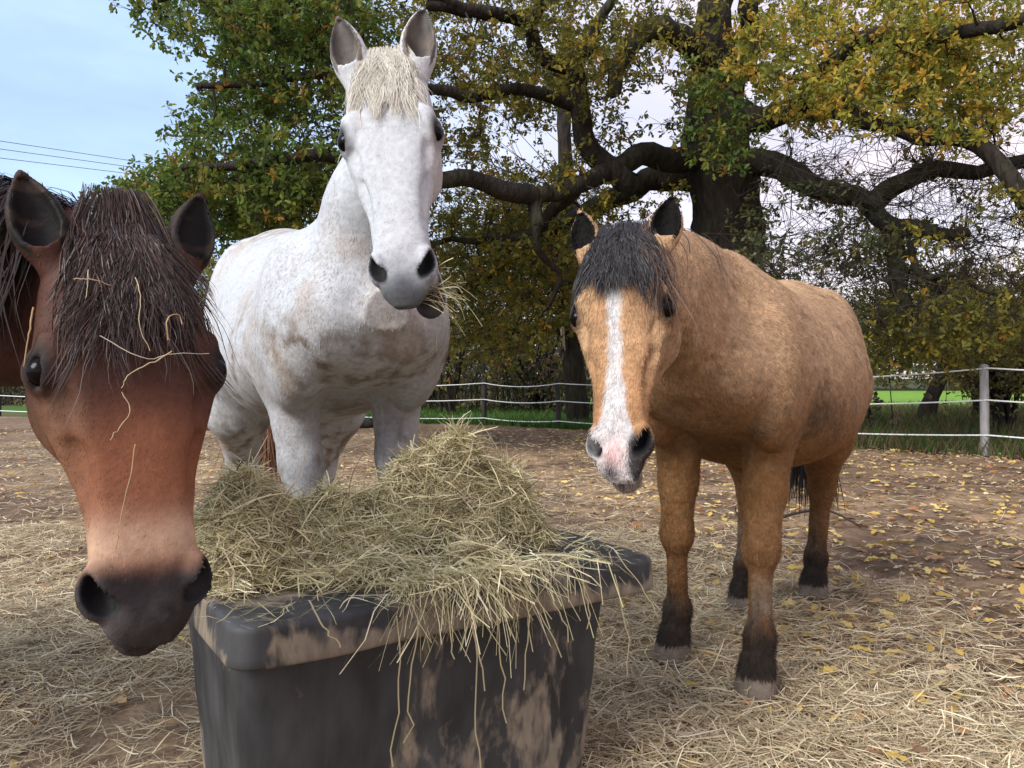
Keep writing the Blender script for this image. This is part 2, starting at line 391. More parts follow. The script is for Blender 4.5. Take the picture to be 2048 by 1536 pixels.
HOLES = [(1060, 300, 70, 28), (1280, 385, 60, 25), (1010, 55, 25, 25), (1300, 205, 55, 45), (1590, 440, 60, 50), (1900, 560, 150, 60), (1700, 300, 100, 55),
         (1235, 300, 40, 18), (1850, 400, 110, 60), (650, 120, 18, 18), (1985, 320, 90, 60), (1680, 600, 50, 60), (1130, 250, 30, 20), (460, 330, 20, 16), (1990, 520, 90, 70)]
BLOBS = [  # px, py, rx, ry, near, far, clusters, palette
 (500, 30, 230, 75, 8, 11.5, 120, 'green'), (560, 250, 190, 170, 8, 12, 200, 'green'), (430, 400, 205, 80, 8, 11, 165, 'green'), (620, 480, 150, 120, 10, 14, 110, 'olive'),
 (640, 60, 130, 120, 8.5, 12, 110, 'green'),
 (1000, 90, 260, 130, 9, 14, 190, 'olive'), (1040, 320, 230, 180, 10, 15, 150, 'olive'), (980, 560, 190, 150, 11, 16, 230, 'olive'), (1300, 110, 180, 140, 9, 14, 75, 'olive'),
 (1430, 230, 100, 100, 9, 11.3, 24, 'green'), (1700, 90, 250, 120, 8.5, 13, 210, 'gold'), (1960, 90, 190, 150, 8.5, 12, 140, 'gold'), (1790, 220, 250, 80, 8, 12, 75, 'gold'),
 (1660, 470, 170, 150, 9, 13, 62, 'greyg'), (1930, 470, 160, 200, 8, 12, 50, 'olive'), (1850, 660, 210, 70, 9, 14, 90, 'olive'), (430, 600, 60, 100, 13, 16, 40, 'olive'),
 (1200, 560, 140, 120, 11, 15, 55, 'olive'), (1290, 395, 70, 45, 11, 15, 12, 'olive'), (1780, 560, 90, 100, 9, 12, 30, 'greyg'),
 (1200, -260, 1100, 220, 8, 15, 200, 'olive'), (300, -160, 350, 110, 8, 11, 70, 'green'), (2350, 150, 220, 350, 7, 11, 90, 'gold'),
]
cl_pos, cl_pal = [], []
for (bx, by, rx, ry, d0, d1, n, pal) in BLOBS:
    k = 0
    while k < n:
        a = rng.uniform(0, 2 * np.pi); r = math.sqrt(rng.uniform(0, 1)); x = bx + rx * r * math.cos(a); y = by + ry * r * math.sin(a)
        if any(((x - h[0]) / h[2]) ** 2 + ((y - h[1]) / h[3]) ** 2 < 1 for h in HOLES) and rng.uniform() < 0.93: k += 0.2; continue
        if x < 700 and y > 90 and x < 345 and y < 300: continue
        cl_pos.append(P(x, y, rng.uniform(d0, d1))); cl_pal.append(pal); k += 1
cl_pos = np.array(cl_pos); cl_pal = np.array(cl_pal)
for i in range(130):   # bare twigs on the right
    cl_pos = np.vstack([cl_pos, P(rng.uniform(1540, 2070), rng.uniform(260, 640), rng.uniform(8.5, 12))[None]]); cl_pal = np.append(cl_pal, 'bare')
def grow(cl_pos, nodes, nrad, start_r=0.012):
    """Joins every cluster to its nearest already-grown node with a curved branch."""
    nd = np.array(nodes); nr = np.array(nrad); n0 = len(nd)
    cap = n0 + len(cl_pos) * 5; A = np.zeros((cap, 3)); A[:n0] = nd; R = np.zeros(cap); R[:n0] = nr; cnt = n0
    d0 = np.array([np.min(((nd - c) ** 2).sum(1)) for c in cl_pos]); order = np.argsort(d0)
    paths, rads = [], []
    for i in order:
        c = cl_pos[i]; dd = ((A[:cnt] - c) ** 2).sum(1); dd = dd + (R[:cnt] < 0.006) * 0.15
        j = int(np.argmin(dd)); a = A[j]; dist = math.sqrt(((c - a) ** 2).sum()) + 1e-6
        mid = (a + c) / 2 + rng.normal(size=3) * dist * 0.12 + np.array([0, 0, 0.10 * dist])
        t = np.linspace(0, 1, 6)[:, None]
        p = a * (1 - t) ** 2 + 2 * mid * t * (1 - t) + c * t ** 2
        p[1:-1] += rng.normal(size=(4, 3)) * dist * 0.025
        rs = min(R[j] * 0.75, 0.010 + 0.022 * dist); r = np.linspace(rs, max(0.0035, rs * 0.35), 6)
        paths.append(p); rads.append(r)
        A[cnt:cnt + 5] = p[1:]; R[cnt:cnt + 5] = r[1:]; cnt += 5
    return np.array(paths), np.array(rads)
bp, br = grow(cl_pos, nodes, nrad)
ba = Acc(); v, f = tubes(bp, br, 5); ba.add(v, f, BARK * (0.6 + 0.8 * fbm(v, 3, 3, 2))[:, None])
crown = Acc()
leafy = cl_pal != 'bare'
PER = 8
cc = np.repeat(cl_pos[leafy], PER, 0); pals = np.repeat(cl_pal[leafy], PER)
off = nrm(rng.normal(size=cc.shape)) * (rng.uniform(0.05, 1, len(cc)) ** 0.6 * 0.36)[:, None] * np.array([1, 1, 0.75])
tips = cc + off
for pal in np.unique(pals):
    s = tips[pals == pal]; sprigs(s, str(pal), 7, 0.088, crown)
# twiglets
def twiglets(c, tip, r):
    t = np.linspace(0, 1, 4)[None, :, None]; mid = (c + tip) / 2 + rng.normal(size=c.shape) * 0.04
    p = c[:, None] * (1 - t) ** 2 + 2 * mid[:, None] * t * (1 - t) + tip[:, None] * t ** 2
    return tubes(p, np.broadcast_to(np.linspace(r, r * 0.5, 4), p.shape[:2]), 3)
v, f = twiglets(cc, tips, 0.004); ba.add(v, f, BARK * 0.9)
bare = np.repeat(cl_pos[~leafy], 7, 0); bt = bare + rng.normal(size=bare.shape) * np.array([.35, .3, .3])
v, f = twiglets(bare, bt, 0.006); ba.add(v, f, BARK * 1.1)
b2 = np.repeat(bt, 3, 0); v, f = twiglets(b2, b2 + rng.normal(size=b2.shape) * 0.16, 0.004); ba.add(v, f, BARK * 1.1)
ba.build('branches', M_twig, oak)
crown.build('crown', M_leaf, oak, smooth=False)

# ------------------------------------------------------------------ other trees and shrubs
def shrub(name, px, d, width, height, pal, ns, label, cat, lsize=0.10, stems=7, zlow=0.15, group=None, trunk=None, base=None):
    b = P(px, HZ, d) if base is None else np.array(base, float); b[2] = 0
    root = empty(name, b, label, cat, group)
    st = Acc(); ends = []
    for s in range(stems):
        a = rng.uniform(0, 2 * np.pi); rr = rng.uniform(0.1, 0.42) * width
        e = b + np.array([rr * math.cos(a), rr * math.sin(a) * 0.7, height * rng.uniform(0.55, 0.9)])
        p = np.array([b + [rng.normal() * 0.12, rng.normal() * 0.12, -0.03], b * 0.6 + e * 0.4 + [0, 0, height * 0.12], e])
        if trunk is not None: p[0] = b + [0, 0, -0.03]
        q = spline(p, 10); q[1:-1] += rng.normal(size=(8, 3)) * 0.04
        v, f = tubes(q[None], np.linspace(trunk or 0.05, 0.012, 10)[None], 6); st.add(v, f, BARK * rng.uniform(0.7, 1.2))
        ends.extend(q[3:])
    ends = np.array(ends)
    cl = []
    for i in range(ns):
        a = rng.normal(size=3); a /= np.linalg.norm(a); r = rng.uniform(0.15, 1) ** 0.45
        q = b + np.array([a[0] * r * width * 0.5, a[1] * r * width * 0.4, height * (0.5 + zlow / 2) + a[2] * r * height * (0.5 - zlow / 2)])
        if fbm(q[None], 0.9, int(px) % 50, 2)[0] < 0.40: continue
        cl.append(q)
    cl = np.array(cl)
    j = np.array([np.argmin(((ends - c) ** 2).sum(1)) for c in cl])
    v, f = twiglets(ends[j], cl, 0.010); st.add(v, f, BARK * 0.85)
    st.build('stems' if trunk is None else 'trunk', M_twig, root)
    k = np.repeat(cl, 4, 0) + rng.normal(size=(len(cl) * 4, 3)) * 0.16
    ac = Acc(); sprigs(k, pal, 6, lsize, ac); ac.build('foliage', M_leaf, root, smooth=False)
    return root
shrub('hedge_bush', 905, 21.0, 5.2, 4.6, 'hedge', 620, 'tall yellowing olive bush beyond the fence right of the white horse', 'bush')
shrub('hedge_bush', 1075, 23.0, 4.6, 3.8, 'russet', 430, 'thinning russet bush with upright stems beyond the fence, left of the tan pony', 'bush', stems=16)
shrub('hedge_bush', 735, 23.5, 5.0, 4.2, 'hedge', 420, 'olive bush seen behind the chest and legs of the white horse', 'bush')
shrub('hedge_bush', 405, 22.0, 4.6, 3.6, 'dark', 520, 'dark bush between the bay and the white horse', 'bush')
shrub('hedge_bush', 560, 26.0, 5.0, 5.0, 'dark', 350, 'dark tree sized bush behind the back of the white horse', 'bush')
shrub('hedge_bush', 1265, 25.0, 5.0, 5.0, 'olive', 350, 'olive bush behind the head of the tan pony', 'bush')
shrub('hedge_bush', 1470, 27.0, 5.0, 4.2, 'dark', 300, 'dark green bush behind the back of the tan pony', 'bush')
shrub('hedge_bush', 2010, 14.5, 3.2, 3.0, 'hedge', 480, 'green brown bush behind the grey fence post at the right', 'bush', stems=12)
shrub('hedge_bush', 1960, 19.0, 3.4, 4.2, 'olive', 380, 'tall yellow green bush right of the leaning trunk', 'bush', stems=9)
# leaning tree
lb = P(1845, 838, 17.5); lb[2] = 0
lt = empty('leaning_tree', lb, 'small tree with a leaning dark trunk behind the rope fence at right', 'tree')
limb('trunk', [lb + [0, 0, -0.05], P(1862, 800, 17.5), P(1886, 748, 17.4), P(1900, 690, 17.3), P(1905, 600, 17.2), P(1940, 520, 17.0)], 0.19, 0.08, lt, 10, False, 0.015)
ac = Acc(); cen = np.array([P(1900 + rng.normal() * 90, 610 + rng.normal() * 55, 17.2 + rng.normal() * 0.8) for i in range(420)])
sprigs(cen, 'olive', 6, 0.11, ac); ac.build('crown', M_leaf, lt, smooth=False)
tw = Acc(); hub = np.array([P(1905, 640 - 60 * rng.uniform(), 17.2) for i in cen]); v, f = twiglets(hub, cen, 0.012); tw.add(v, f, BARK * 0.8); tw.build('branches', M_twig, lt)
# straight tree left of the pony's head
sb = P(1158, 845, 17.2); sb[2] = 0
stree = empty('straight_tree', sb, 'tree with straight bare trunk and pale scar, half hidden by the pony', 'tree')
limb('trunk', [sb + [0, 0, -0.05], P(1153, 800, 17.2), P(1146, 700, 17.2), P(1143, 600, 17.2), P(1140, 450, 17.2), P(1128, 250, 17.2), P(1140, 60, 17.2)], 0.27, 0.13, stree, 14, False, 0.008)
limb('limb', [P(1150, 655, 17.2), P(1100, 660, 17.0), P(1050, 664, 16.8), P(985, 655, 16.5), P(960, 680, 16.4), P(905, 682, 16.2)], 0.13, 0.035, stree, 8, False, 0.02)
v, f = tubes(np.array([[P(1126, 636, 16.95), P(1124, 655, 16.92), P(1126, 680, 16.92), P(1130, 700, 16.95)]]), np.array([[0.02, 0.05, 0.04, 0.01]]), 8)
mk('bark_scar', v, f, M_twig, stree, np.broadcast_to(np.array([0.45, 0.38, 0.27]), v.shape).copy())
ac = Acc(); cen = np.array([P(1020 + rng.normal() * 90, 500 + rng.normal() * 110, 17.2 + rng.normal() * 0.9) for i in range(700)])
sprigs(cen, 'olive', 6, 0.11, ac); ac.build('crown', M_leaf, stree, smooth=False)
tw = Acc(); hub = np.array([P(1140, min(max((c[2] * 0 + 500 + rng.normal() * 80), 300), 640), 17.2) for c in cen]); v, f = twiglets(hub, cen, 0.012); tw.add(v, f, BARK * 0.8); tw.build('branches', M_twig, stree)
# undergrowth below the bushes
ug = Acc(); n = 5200; x = rng.uniform(-24, 7.5, n); y = fence_y(x) + 6.0 + rng.uniform(0, 5, n); hh = 1.1 + 1.6 * fbm(np.stack([x, y, 0 * x], -1), 0.5, 66, 2)
cen = np.stack([x, y, rng.uniform(0, 1, n) * hh], -1)
for pal, k in (('dark', slice(0, 2600)), ('russet', slice(2600, 4300)), ('hedge', slice(4300, n))): sprigs(cen[k], pal, 6, 0.17, ug)
st0 = np.stack([x, y, 0 * x], -1)[:1800]; v, f = tubes(np.stack([st0, st0 + [0, 0, .7] + rng.normal(size=st0.shape) * .12, st0 + [0, 0, 1.9] + rng.normal(size=st0.shape) * .4], 1), np.broadcast_to(np.array([.014, .011, .006]), (1800, 3)), 3); ug.add(v, f, BARK * 1.6)
tag(ug.build('undergrowth', M_leaf, None, smooth=False), 'dark tangled undergrowth of brambles and stems below the bushes beyond the fence', 'undergrowth', kind='stuff')
# far wood
fw = Acc(); n = 15000
x = rng.uniform(-60, 85, n); y = rng.uniform(59, 70, n)
hh = 3.2 + 4.5 * fbm(np.stack([x, 0 * x, 0 * x], -1), 0.11, 91, 3) + 1.2 * fbm(np.stack([x, 0 * x, 0 * x], -1), 0.5, 92, 2)
z = rng.uniform(0, 1, n) ** 0.8 * hh
cen = np.stack([x, y, z], -1)
cl = np.where(fbm(cen, 0.2, 55, 2)[:, None] > 0.5, palcol('greyg', n), palcol('hedge', n)) * 1.1
d = nrm(rng.normal(size=(n, 4, 3)))
v, t, c = leaves(np.repeat(cen, 4, 0) + rng.normal(size=(n * 4, 3)) * 0.3, d.reshape(-1, 3), rng.uniform(0.35, 0.7, n * 4), np.repeat(cl, 4, 0) * rng.uniform(0.7, 1.3, (n * 4, 1)))
fw.add(v, t, c); o = fw.build('far_wood', M_leaf, None, smooth=False); tag(o, 'distant line of hazy green trees beyond the meadow', 'wood', kind='stuff')

# ------------------------------------------------------------------ fence, wires, log
fence = empty('rope_fence', (FENCE[6][0], FENCE[6][1], 0), 'electric fence of three white ropes on dark and grey wooden posts', 'fence')
HT = {}
for i, (x, y) in enumerate(FENCE):
    right = x > 5
    h = 1.16 if right else 0.97; w = 0.055 if right else 0.05
    a = Acc(); sides = 8; lean = 0.03 * math.sin(i * 2.3)
    p = np.array([[x, y, -0.05], [x + lean * 0.3, y, h * 0.5], [x + lean, y, h], [x + lean, y, h + 0.015]])
    v, f = tubes(p[None], np.array([[w, w, w * 0.95, w * 0.3]]), sides)
    c = (np.array([0.30, 0.29, 0.28]) if right else np.array([0.045, 0.04, 0.038])) * (0.7 + 0.6 * fbm(v, 8, 3, 2))[:, None]
    po = mk('post', v, f, M_post, fence, c)
    if right: po['label'] = 'weathered grey wooden post'
hs_r = [0.26, 0.71, 1.12]; hs_l = [0.13, 0.53, 0.88]
for k in range(3):
    pts = []
    for i in range(len(FENCE) - 1):
        (x0, y0), (x1, y1) = FENCE[i], FENCE[i + 1]
        z0 = np.interp(x0, [0.9, 6.1], [hs_l[k], hs_r[k]]); z1 = np.interp(x1, [0.9, 6.1], [hs_l[k], hs_r[k]])
        for t in np.linspace(0, 1, 9)[:-1]:
            pts.append([x0 + (x1 - x0) * t, y0 + (y1 - y0) * t - 0.07, z0 + (z1 - z0) * t - 0.04 * 4 * t * (1 - t) * (1 + 0.4 * k)])
    pts = np.array(pts); v, f = tubes(pts[None], np.full((1, len(pts)), 0.011), 6)
    mk('rope', v, f, M_wire, fence, np.broadcast_to(np.array([0.72, 0.74, 0.72]), v.shape).copy())
for k, (ya, yb, lab) in enumerate([(282, 318, 'topmost of three thin power lines in the sky at left'), (298, 331, 'middle of three thin power lines in the sky at left'), (316, 345, 'lowest of three thin power lines in the sky at left')]):
    a = P(-600, ya - (yb - ya) / 240 * 600, 45); b = P(1200, yb + (yb - ya) / 240 * 960, 90)
    c_ = P(0, ya, 60); e_ = P(240, yb, 66)
    pts = spline(np.array([a, c_, e_, b]), 40); v, f = tubes(pts[None], np.full((1, 40), 0.026), 5)
    tag(mk('power_line', v, f, M_wire, None, np.broadcast_to(np.array([0.10, 0.11, 0.13]), v.shape).copy(), org=c_), lab, 'cable', 'power lines')
# log lying in front of the fence
lg = spline(np.array([P(330, 846, 15.2), P(430, 850, 15.0), P(560, 848, 15.2), P(750, 842, 15.6)]), 30); lg[:, 2] = 0.075 + np.linspace(0.02, 0, 30)
v, f = tubes(lg[None], (0.10 + 0.02 * rng.normal(size=(1, 30)) * 0.4), 12)
ends = [np.arange(12)[None, ::-1], (np.arange(12) + 29 * 12)[None]]
tag(mk('log', v, [f] + ends, M_bark, None, mix(np.array([0.05, 0.045, 0.042]) * np.ones((len(v), 1)), (0.35, 0.30, 0.24), sstep(0.45, 0.6, fbm(v, 2, 6, 2)) * (v[:, 0] < -4.3)), org=lg[15]), 'long dark log lying on the soil behind the white horse', 'log')
# fallen branch behind the pony
fb = Acc()
for pts, r in [([P(1380, 1095, 4.7), P(1470, 1075, 4.9), P(1560, 1035, 5.1), P(1650, 1020, 5.3), P(1720, 1052, 5.2)], 0.014), ([P(1470, 1075, 4.9), P(1455, 1092, 4.7), P(1440, 1100, 4.6)], 0.008),
               ([P(1500, 1066, 4.95), P(1475, 1030, 5.0), P(1470, 1012, 5.0)], 0.007), ([P(1545, 1040, 5.05), P(1570, 1075, 4.9), P(1580, 1092, 4.8)], 0.008)]:
    q = spline(np.array(pts), 14); v, f = tubes(q[None], np.linspace(r, r * 0.5, 14)[None], 6); fb.add(v, f, (0.05, 0.038, 0.03))
tag(fb.build('fallen_branch', M_twig, None, org=P(1500, 1080, 4.9)), 'dark forked fallen branch on the ground behind the legs of the tan pony', 'branch')

# ------------------------------------------------------------------ feed tub
TA = np.array([-0.548, 1.52]); TU = np.array([0.835, 0.549]); TU /= np.linalg.norm(TU); TV = np.array([-TU[1], TU[0]])
TL, TW, TZ = 1.147, 0.70, 0.55     # the tub's own units are 0.9 m
TS = 0.9
def tub(a, b, z):
    a, b, z = np.broadcast_arrays(np.asarray(a, float), b, z)
    return np.stack([TA[0] * TS + TS * (TU[0] * a + TV[0] * b), TA[1] * TS + TS * (TU[1] * a + TV[1] * b), z], -1)
def rrect(a0, b0, a1, b1, r, m=9):
    out = []
    for (cx, cy, s) in ((a1 - r, b1 - r, 0), (a0 + r, b1 - r, 1), (a0 + r, b0 + r, 2), (a1 - r, b0 + r, 3)):
        for k in range(m):
            an = (s + k / (m - 1)) * math.pi / 2; out.append((cx + r * math.cos(an), cy + r * math.sin(an)))
    out = np.array(out); res = []
    for i in range(len(out)):      # subdivide long sides
        p, q = out[i], out[(i + 1) % len(out)]; n = max(1, int(np.linalg.norm(q - p) / 0.03))
        if np.linalg.norm(q - p) < 1e-6: continue
        for k in range(n): res.append(p + (q - p) * k / n)
    return np.array(res)
def stack(prof, cap_top=True, cap_bot=True):
    """prof: list of (inset, z, radius); loops of a rounded rectangle stacked and capped with fans of shrinking loops."""
    ref = None; loops = []
    for ins, z, r, box in prof:
        a0, b0, a1, b1 = box
        lp = rrect(a0, b0, a1, b1, 0.055, 9)
        c = np.array([(a0 + a1) / 2, (b0 + b1) / 2]); hw = np.array([(a1 - a0) / 2, (b1 - b0) / 2])
        lp = c + (lp - c) * (hw - ins) / hw
        loops.append(tub(lp[:, 0], lp[:, 1], z))
    return loops
def loops_mesh(loops):
    n = len(loops[0]); v = np.concatenate(loops); m = len(loops)
    i = np.arange(m - 1)[:, None] * n; j = np.arange(n)[None]; j2 = (j + 1) % n
    q = np.stack([i + j, i + j2, i + n + j2, i + n + j], -1).reshape(-1, 4)
    return v, q
M_tub = bpy.data.materials.new('tub_plastic'); M_tub.use_nodes = True
t = M_tub.node_tree; l = t.links.new; p = t.nodes['Principled BSDF']
co = N('ShaderNodeTexCoord', t); mpp = N('ShaderNodeMapping', t); mpp.inputs['Scale'].default_value = (1, 1, 0.42); l(co.outputs['Object'], mpp.inputs[0])
n1 = N('ShaderNodeTexNoise', t); n1.inputs['Scale'].default_value = 5.5; n1.inputs['Detail'].default_value = 7; n1.inputs['Roughness'].default_value = 0.62; n1.inputs['Distortion'].default_value = 0.6; l(mpp.outputs[0], n1.inputs['Vector'])
n2 = N('ShaderNodeTexNoise', t); n2.inputs['Scale'].default_value = 40; n2.inputs['Detail'].default_value = 5; l(mpp.outputs[0], n2.inputs['Vector'])
at = N('ShaderNodeAttribute', t, attribute_name='Col')
ad = N('ShaderNodeMath', t, operation='MULTIPLY_ADD'); ad.inputs[1].default_value = 0.34; l(n2.outputs[0], ad.inputs[0]); l(n1.outputs[0], ad.inputs[2])
ad2 = N('ShaderNodeMath', t, operation='ADD'); l(ad.outputs[0], ad2.inputs[0]); l(at.outputs['Fac'], ad2.inputs[1])
r1 = N('ShaderNodeValToRGB', t); e = r1.color_ramp.elements
e[0].position = 0.66; e[0].color = (0, 0, 0, 1); e[1].position = 0.77; e[1].color = (1, 1, 1, 1); l(ad2.outputs[0], r1.inputs[0])
n3 = N('ShaderNodeTexNoise', t); n3.inputs['Scale'].default_value = 11; n3.inputs['Detail'].default_value = 6; l(mpp.outputs[0], n3.inputs['Vector'])
r3 = N('ShaderNodeValToRGB', t); e = r3.color_ramp.elements; e[0].position = 0.35; e[0].color = (0.010, 0.010, 0.011, 1); e[1].position = 0.78; e[1].color = (0.052, 0.053, 0.055, 1); l(n3.outputs[0], r3.inputs[0])
r4 = N('ShaderNodeValToRGB', t); e = r4.color_ramp.elements; e[0].position = 0.3; e[0].color = (0.12, 0.096, 0.07, 1); e[1].position = 0.7; e[1].color = (0.23, 0.185, 0.135, 1); l(n2.outputs[0], r4.inputs[0])
mxx = N('ShaderNodeMixRGB', t); l(r1.outputs[0], mxx.inputs[0]); l(r3.outputs[0], mxx.inputs[1]); l(r4.outputs[0], mxx.inputs[2]); l(mxx.outputs[0], p.inputs['Base Color'])
mrr = N('ShaderNodeMapRange', t); mrr.inputs['To Min'].default_value = 0.66; mrr.inputs['To Max'].default_value = 0.95; l(r1.outputs[0], mrr.inputs['Value']); l(mrr.outputs[0], p.inputs['Roughness'])
bm_ = N('ShaderNodeBump', t); bm_.inputs['Strength'].default_value = 0.35; bm_.inputs['Distance'].default_value = 0.012; l(ad.outputs[0], bm_.inputs['Height']); l(bm_.outputs[0], p.inputs['Normal'])
tubroot = empty('feed_tub', [*(TS * (TA + TU * TL / 2 + TV * TW / 2)), 0], 'large black plastic feed tub with a thick mud smeared lid in the foreground', 'feed tub')
LB = (0, 0, TL, TW); RIM = 0.080
prof = [(0.30, TZ - 0.010, 0, LB), (0.16, TZ - 0.006, 0, LB), (0.05, TZ, 0, LB), (0.014, TZ + 0.002, 0, LB), (0.009, TZ + 0.0012, 0, LB), (0.004, TZ - 0.002, 0, LB), (0.001, TZ - 0.007, 0, LB), (0.0, TZ - 0.014, 0, LB), (0.0, TZ - 0.03, 0, LB), (-0.003, TZ - RIM + 0.02, 0, LB),
        (-0.003, TZ - RIM + 0.007, 0, LB), (-0.001, TZ - RIM + 0.002, 0, LB), (0.004, TZ - RIM, 0, LB), (0.05, TZ - RIM + 0.002, 0, LB), (0.12, TZ - RIM + 0.003, 0, LB)]
loops = stack(prof); v, q = loops_mesh(loops)
n = len(loops[0]); c0 = len(v); v = np.vstack([v, loops[0].mean(0)[None]])
cap = np.stack([np.arange(n), np.full(n, c0), (np.arange(n) + 1) % n], -1)
v[:, :2] += 0.006 * (np.stack([fbm(v, 4, 5, 2), fbm(v, 4, 6, 2)], -1) - .5); zz = v[:, 2]; dv = 0.02 * (fbm(v, 6, 3, 2) - 0.5); v[:, 2] += dv * (zz < TZ + 1) * 0.5
mud = np.where(zz < TZ - 0.03, 0.05, -0.035) + 0.14 * sstep(TZ - 0.03, TZ - RIM, zz) * (v[:, 0] > -0.4) + 0.04 * sstep(0.0, 0.5, v[:, 0])
mk('lid', v, [q[:, ::-1], cap[:, ::-1]], M_tub, tubroot, np.repeat(mud[:, None], 3, 1))
BB = (-0.0 + 0.02, 0.045, TL - 0.13, TW - 0.05)
prof = []
for z in np.concatenate([np.linspace(TZ - RIM + 0.004, 0.012, 18), [0.0]]):
    s = (TZ - z) / TZ; prof.append((0.05 * s + 0.004 * math.sin(z * 40) * 0.3, z, 0, BB))
prof.append((0.15, 0.0, 0, BB))
loops = stack(prof); v, q = loops_mesh(loops)
mud = -0.075 + 0.10 * sstep(0.30, 0.05, v[:, 2]) + 0.08 * (fbm(v, 2.5, 13, 2) - 0.5) * 2 - 0.06 * sstep(-0.45, -0.62, v[:, 0])
mk('tub_body', v, q[:, ::-1], M_tub, tubroot, np.repeat(mud[:, None], 3, 1))

# ------------------------------------------------------------------ hay on the tub
HAYC = np.array([(0.70, 0.60, 0.36), (0.58, 0.53, 0.30), (0.78, 0.69, 0.45), (0.44, 0.42, 0.22), (0.22, 0.165, 0.09), (0.82, 0.75, 0.53)])  # darkest brown is mixed in to paint shaded gaps between strands
def hay_h(a, b):
    p = np.stack([a, b, 0 * a], -1)
    g = lambda A, B, sa, sb: np.exp(-((a - A) / sa) ** 2 - ((b - B) / sb) ** 2)
    h = 0.25 * g(0.78, 0.46, 0.17, 0.14) + 0.17 * g(0.60, 0.38, 0.13, 0.12) + 0.185 * g(0.30, 0.50, 0.20, 0.14) + 0.13 * g(0.07, 0.44, 0.12, 0.14) + 0.12 * g(0.92, 0.44, 0.06, 0.11)
    h += 0.05 * g(0.60, 0.14, 0.15, 0.08) + 0.04 * g(0.40, 0.24, 0.12, 0.08) 
    h -= 0.09 * g(0.60, 0.25, 0.11, 0.045) + 0.05 * g(0.86, 0.27, 0.10, 0.05)
    h = h * (0.50 + 1.0 * fbm(p, 6.5, 61, 3)) + 0.04 * (fbm(p, 16, 62, 2) - 0.5) * sstep(0, .03, h)
    edge = np.minimum(np.minimum(a + 0.03, TL - 0.03 - a), np.minimum(b + 0.01, TW + 0.02 - b))
    return np.where(h > 0.012, h, 0.012 * np.exp((h - 0.012) * 60)) * sstep(-0.01, 0.10, edge) - 0.006
na, nb = 130, 84
A_, B_ = np.meshgrid(np.linspace(0.0, TL - 0.01, na), np.linspace(0.01, TW - 0.01, nb), indexing='ij')
H_ = hay_h(A_, B_)
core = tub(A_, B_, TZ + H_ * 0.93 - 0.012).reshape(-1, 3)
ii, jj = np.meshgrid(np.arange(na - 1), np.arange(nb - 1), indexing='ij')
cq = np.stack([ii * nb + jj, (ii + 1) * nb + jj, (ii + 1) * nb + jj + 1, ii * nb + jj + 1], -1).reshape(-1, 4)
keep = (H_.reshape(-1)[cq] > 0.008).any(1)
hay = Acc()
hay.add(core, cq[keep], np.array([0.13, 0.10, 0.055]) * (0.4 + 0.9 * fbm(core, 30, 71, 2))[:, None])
def strand_set(base, tang, length, width, cols, curl=0.5, lift=0.0, droop=0.0, K=6, side=None):
    n = len(base); t = np.linspace(-0.5, 0.5, K)
    d = nrm(tang); r = nrm(np.cross(d, rng.normal(size=(n, 3)))); 
    path = base[:, None] + d[:, None] * (t[None, :, None] * length[:, None, None])
    path = path + r[:, None] * ((4 * t ** 2 - 0.5)[None, :, None] * (length * rng.uniform(-curl, curl, n) * 0.35)[:, None, None])
    path[:, :, 2] += (lift + 0.0) * 0
    path[:, :, 2] -= droop * (4 * t ** 2)[None] * length[:, None]
    kink = rng.uniform(size=n) < 0.3
    kk = rng.integers(1, K - 1, n); bend = rng.normal(size=(n, 3)) * (0.25 * length)[:, None]
    after = (np.arange(K)[None] > kk[:, None]) & kink[:, None]
    amt = np.where(after, (np.arange(K)[None] - kk[:, None]) / K, 0)
    path += bend[:, None] * amt[..., None]
    w = width[:, None] * np.concatenate([[0.7], np.ones(K - 2), [0.5]])[None]
    s = nrm(np.cross(d, rng.normal(size=(n, 3)))) if side is None else side
    return ribbons(path, w, s, cols)
def hay_cols(n): return HAYC[rng.choice(len(HAYC), n, p=[.25, .22, .2, .14, .1, .09])] * rng.uniform(0.65, 1.15, (n, 1))
def hay_scatter(n, wmax, jit, a=None, b=None):
    if a is None:
        a = rng.uniform(0, TL, n * 4); b = rng.uniform(0, TW, n * 4); h = hay_h(a, b)
        k = rng.uniform(size=n * 4) < np.clip((h - .006) / 0.05, 0.010, 1); a, b = a[k][:n], b[k][:n]
    n = len(a); h = hay_h(a, b); e = 0.01
    ga = (hay_h(a + e, b) - hay_h(a - e, b)) / (2 * e); gb = (hay_h(a, b + e) - hay_h(a, b - e)) / (2 * e)
    ga, gb = np.clip(ga, -2, 2), np.clip(gb, -2, 2)
    nn = nrm(np.stack([-ga, -gb, 0 * ga + 1], -1)); an = rng.uniform(0, 2 * np.pi, n)
    tg = np.stack([np.cos(an), np.sin(an), 0 * an], -1); tg = nrm(tg - nn * (tg * nn).sum(1, keepdims=True)); tg = nrm(tg + nn * rng.normal(size=(n, 1)) * jit)
    W = lambda u: np.stack([TU[0] * u[:, 0] + TV[0] * u[:, 1], TU[1] * u[:, 0] + TV[1] * u[:, 1], u[:, 2]], -1)
    base = tub(a, b, TZ + np.maximum(h, 0.004) + rng.uniform(-0.012, 0.016, n))
    ln = rng.uniform(0.04, 0.17, n) * rng.uniform(0.6, 1.3, n)
    v, q, c = strand_set(base, W(tg), ln, rng.uniform(0.0011, wmax, n), hay_cols(n), 0.6, droop=0.06)
    v[:, 2] = np.maximum(v[:, 2], TZ + 0.003)
    hay.add(v, q, c)
hay_scatter(26000, 0.0034, 0.30)
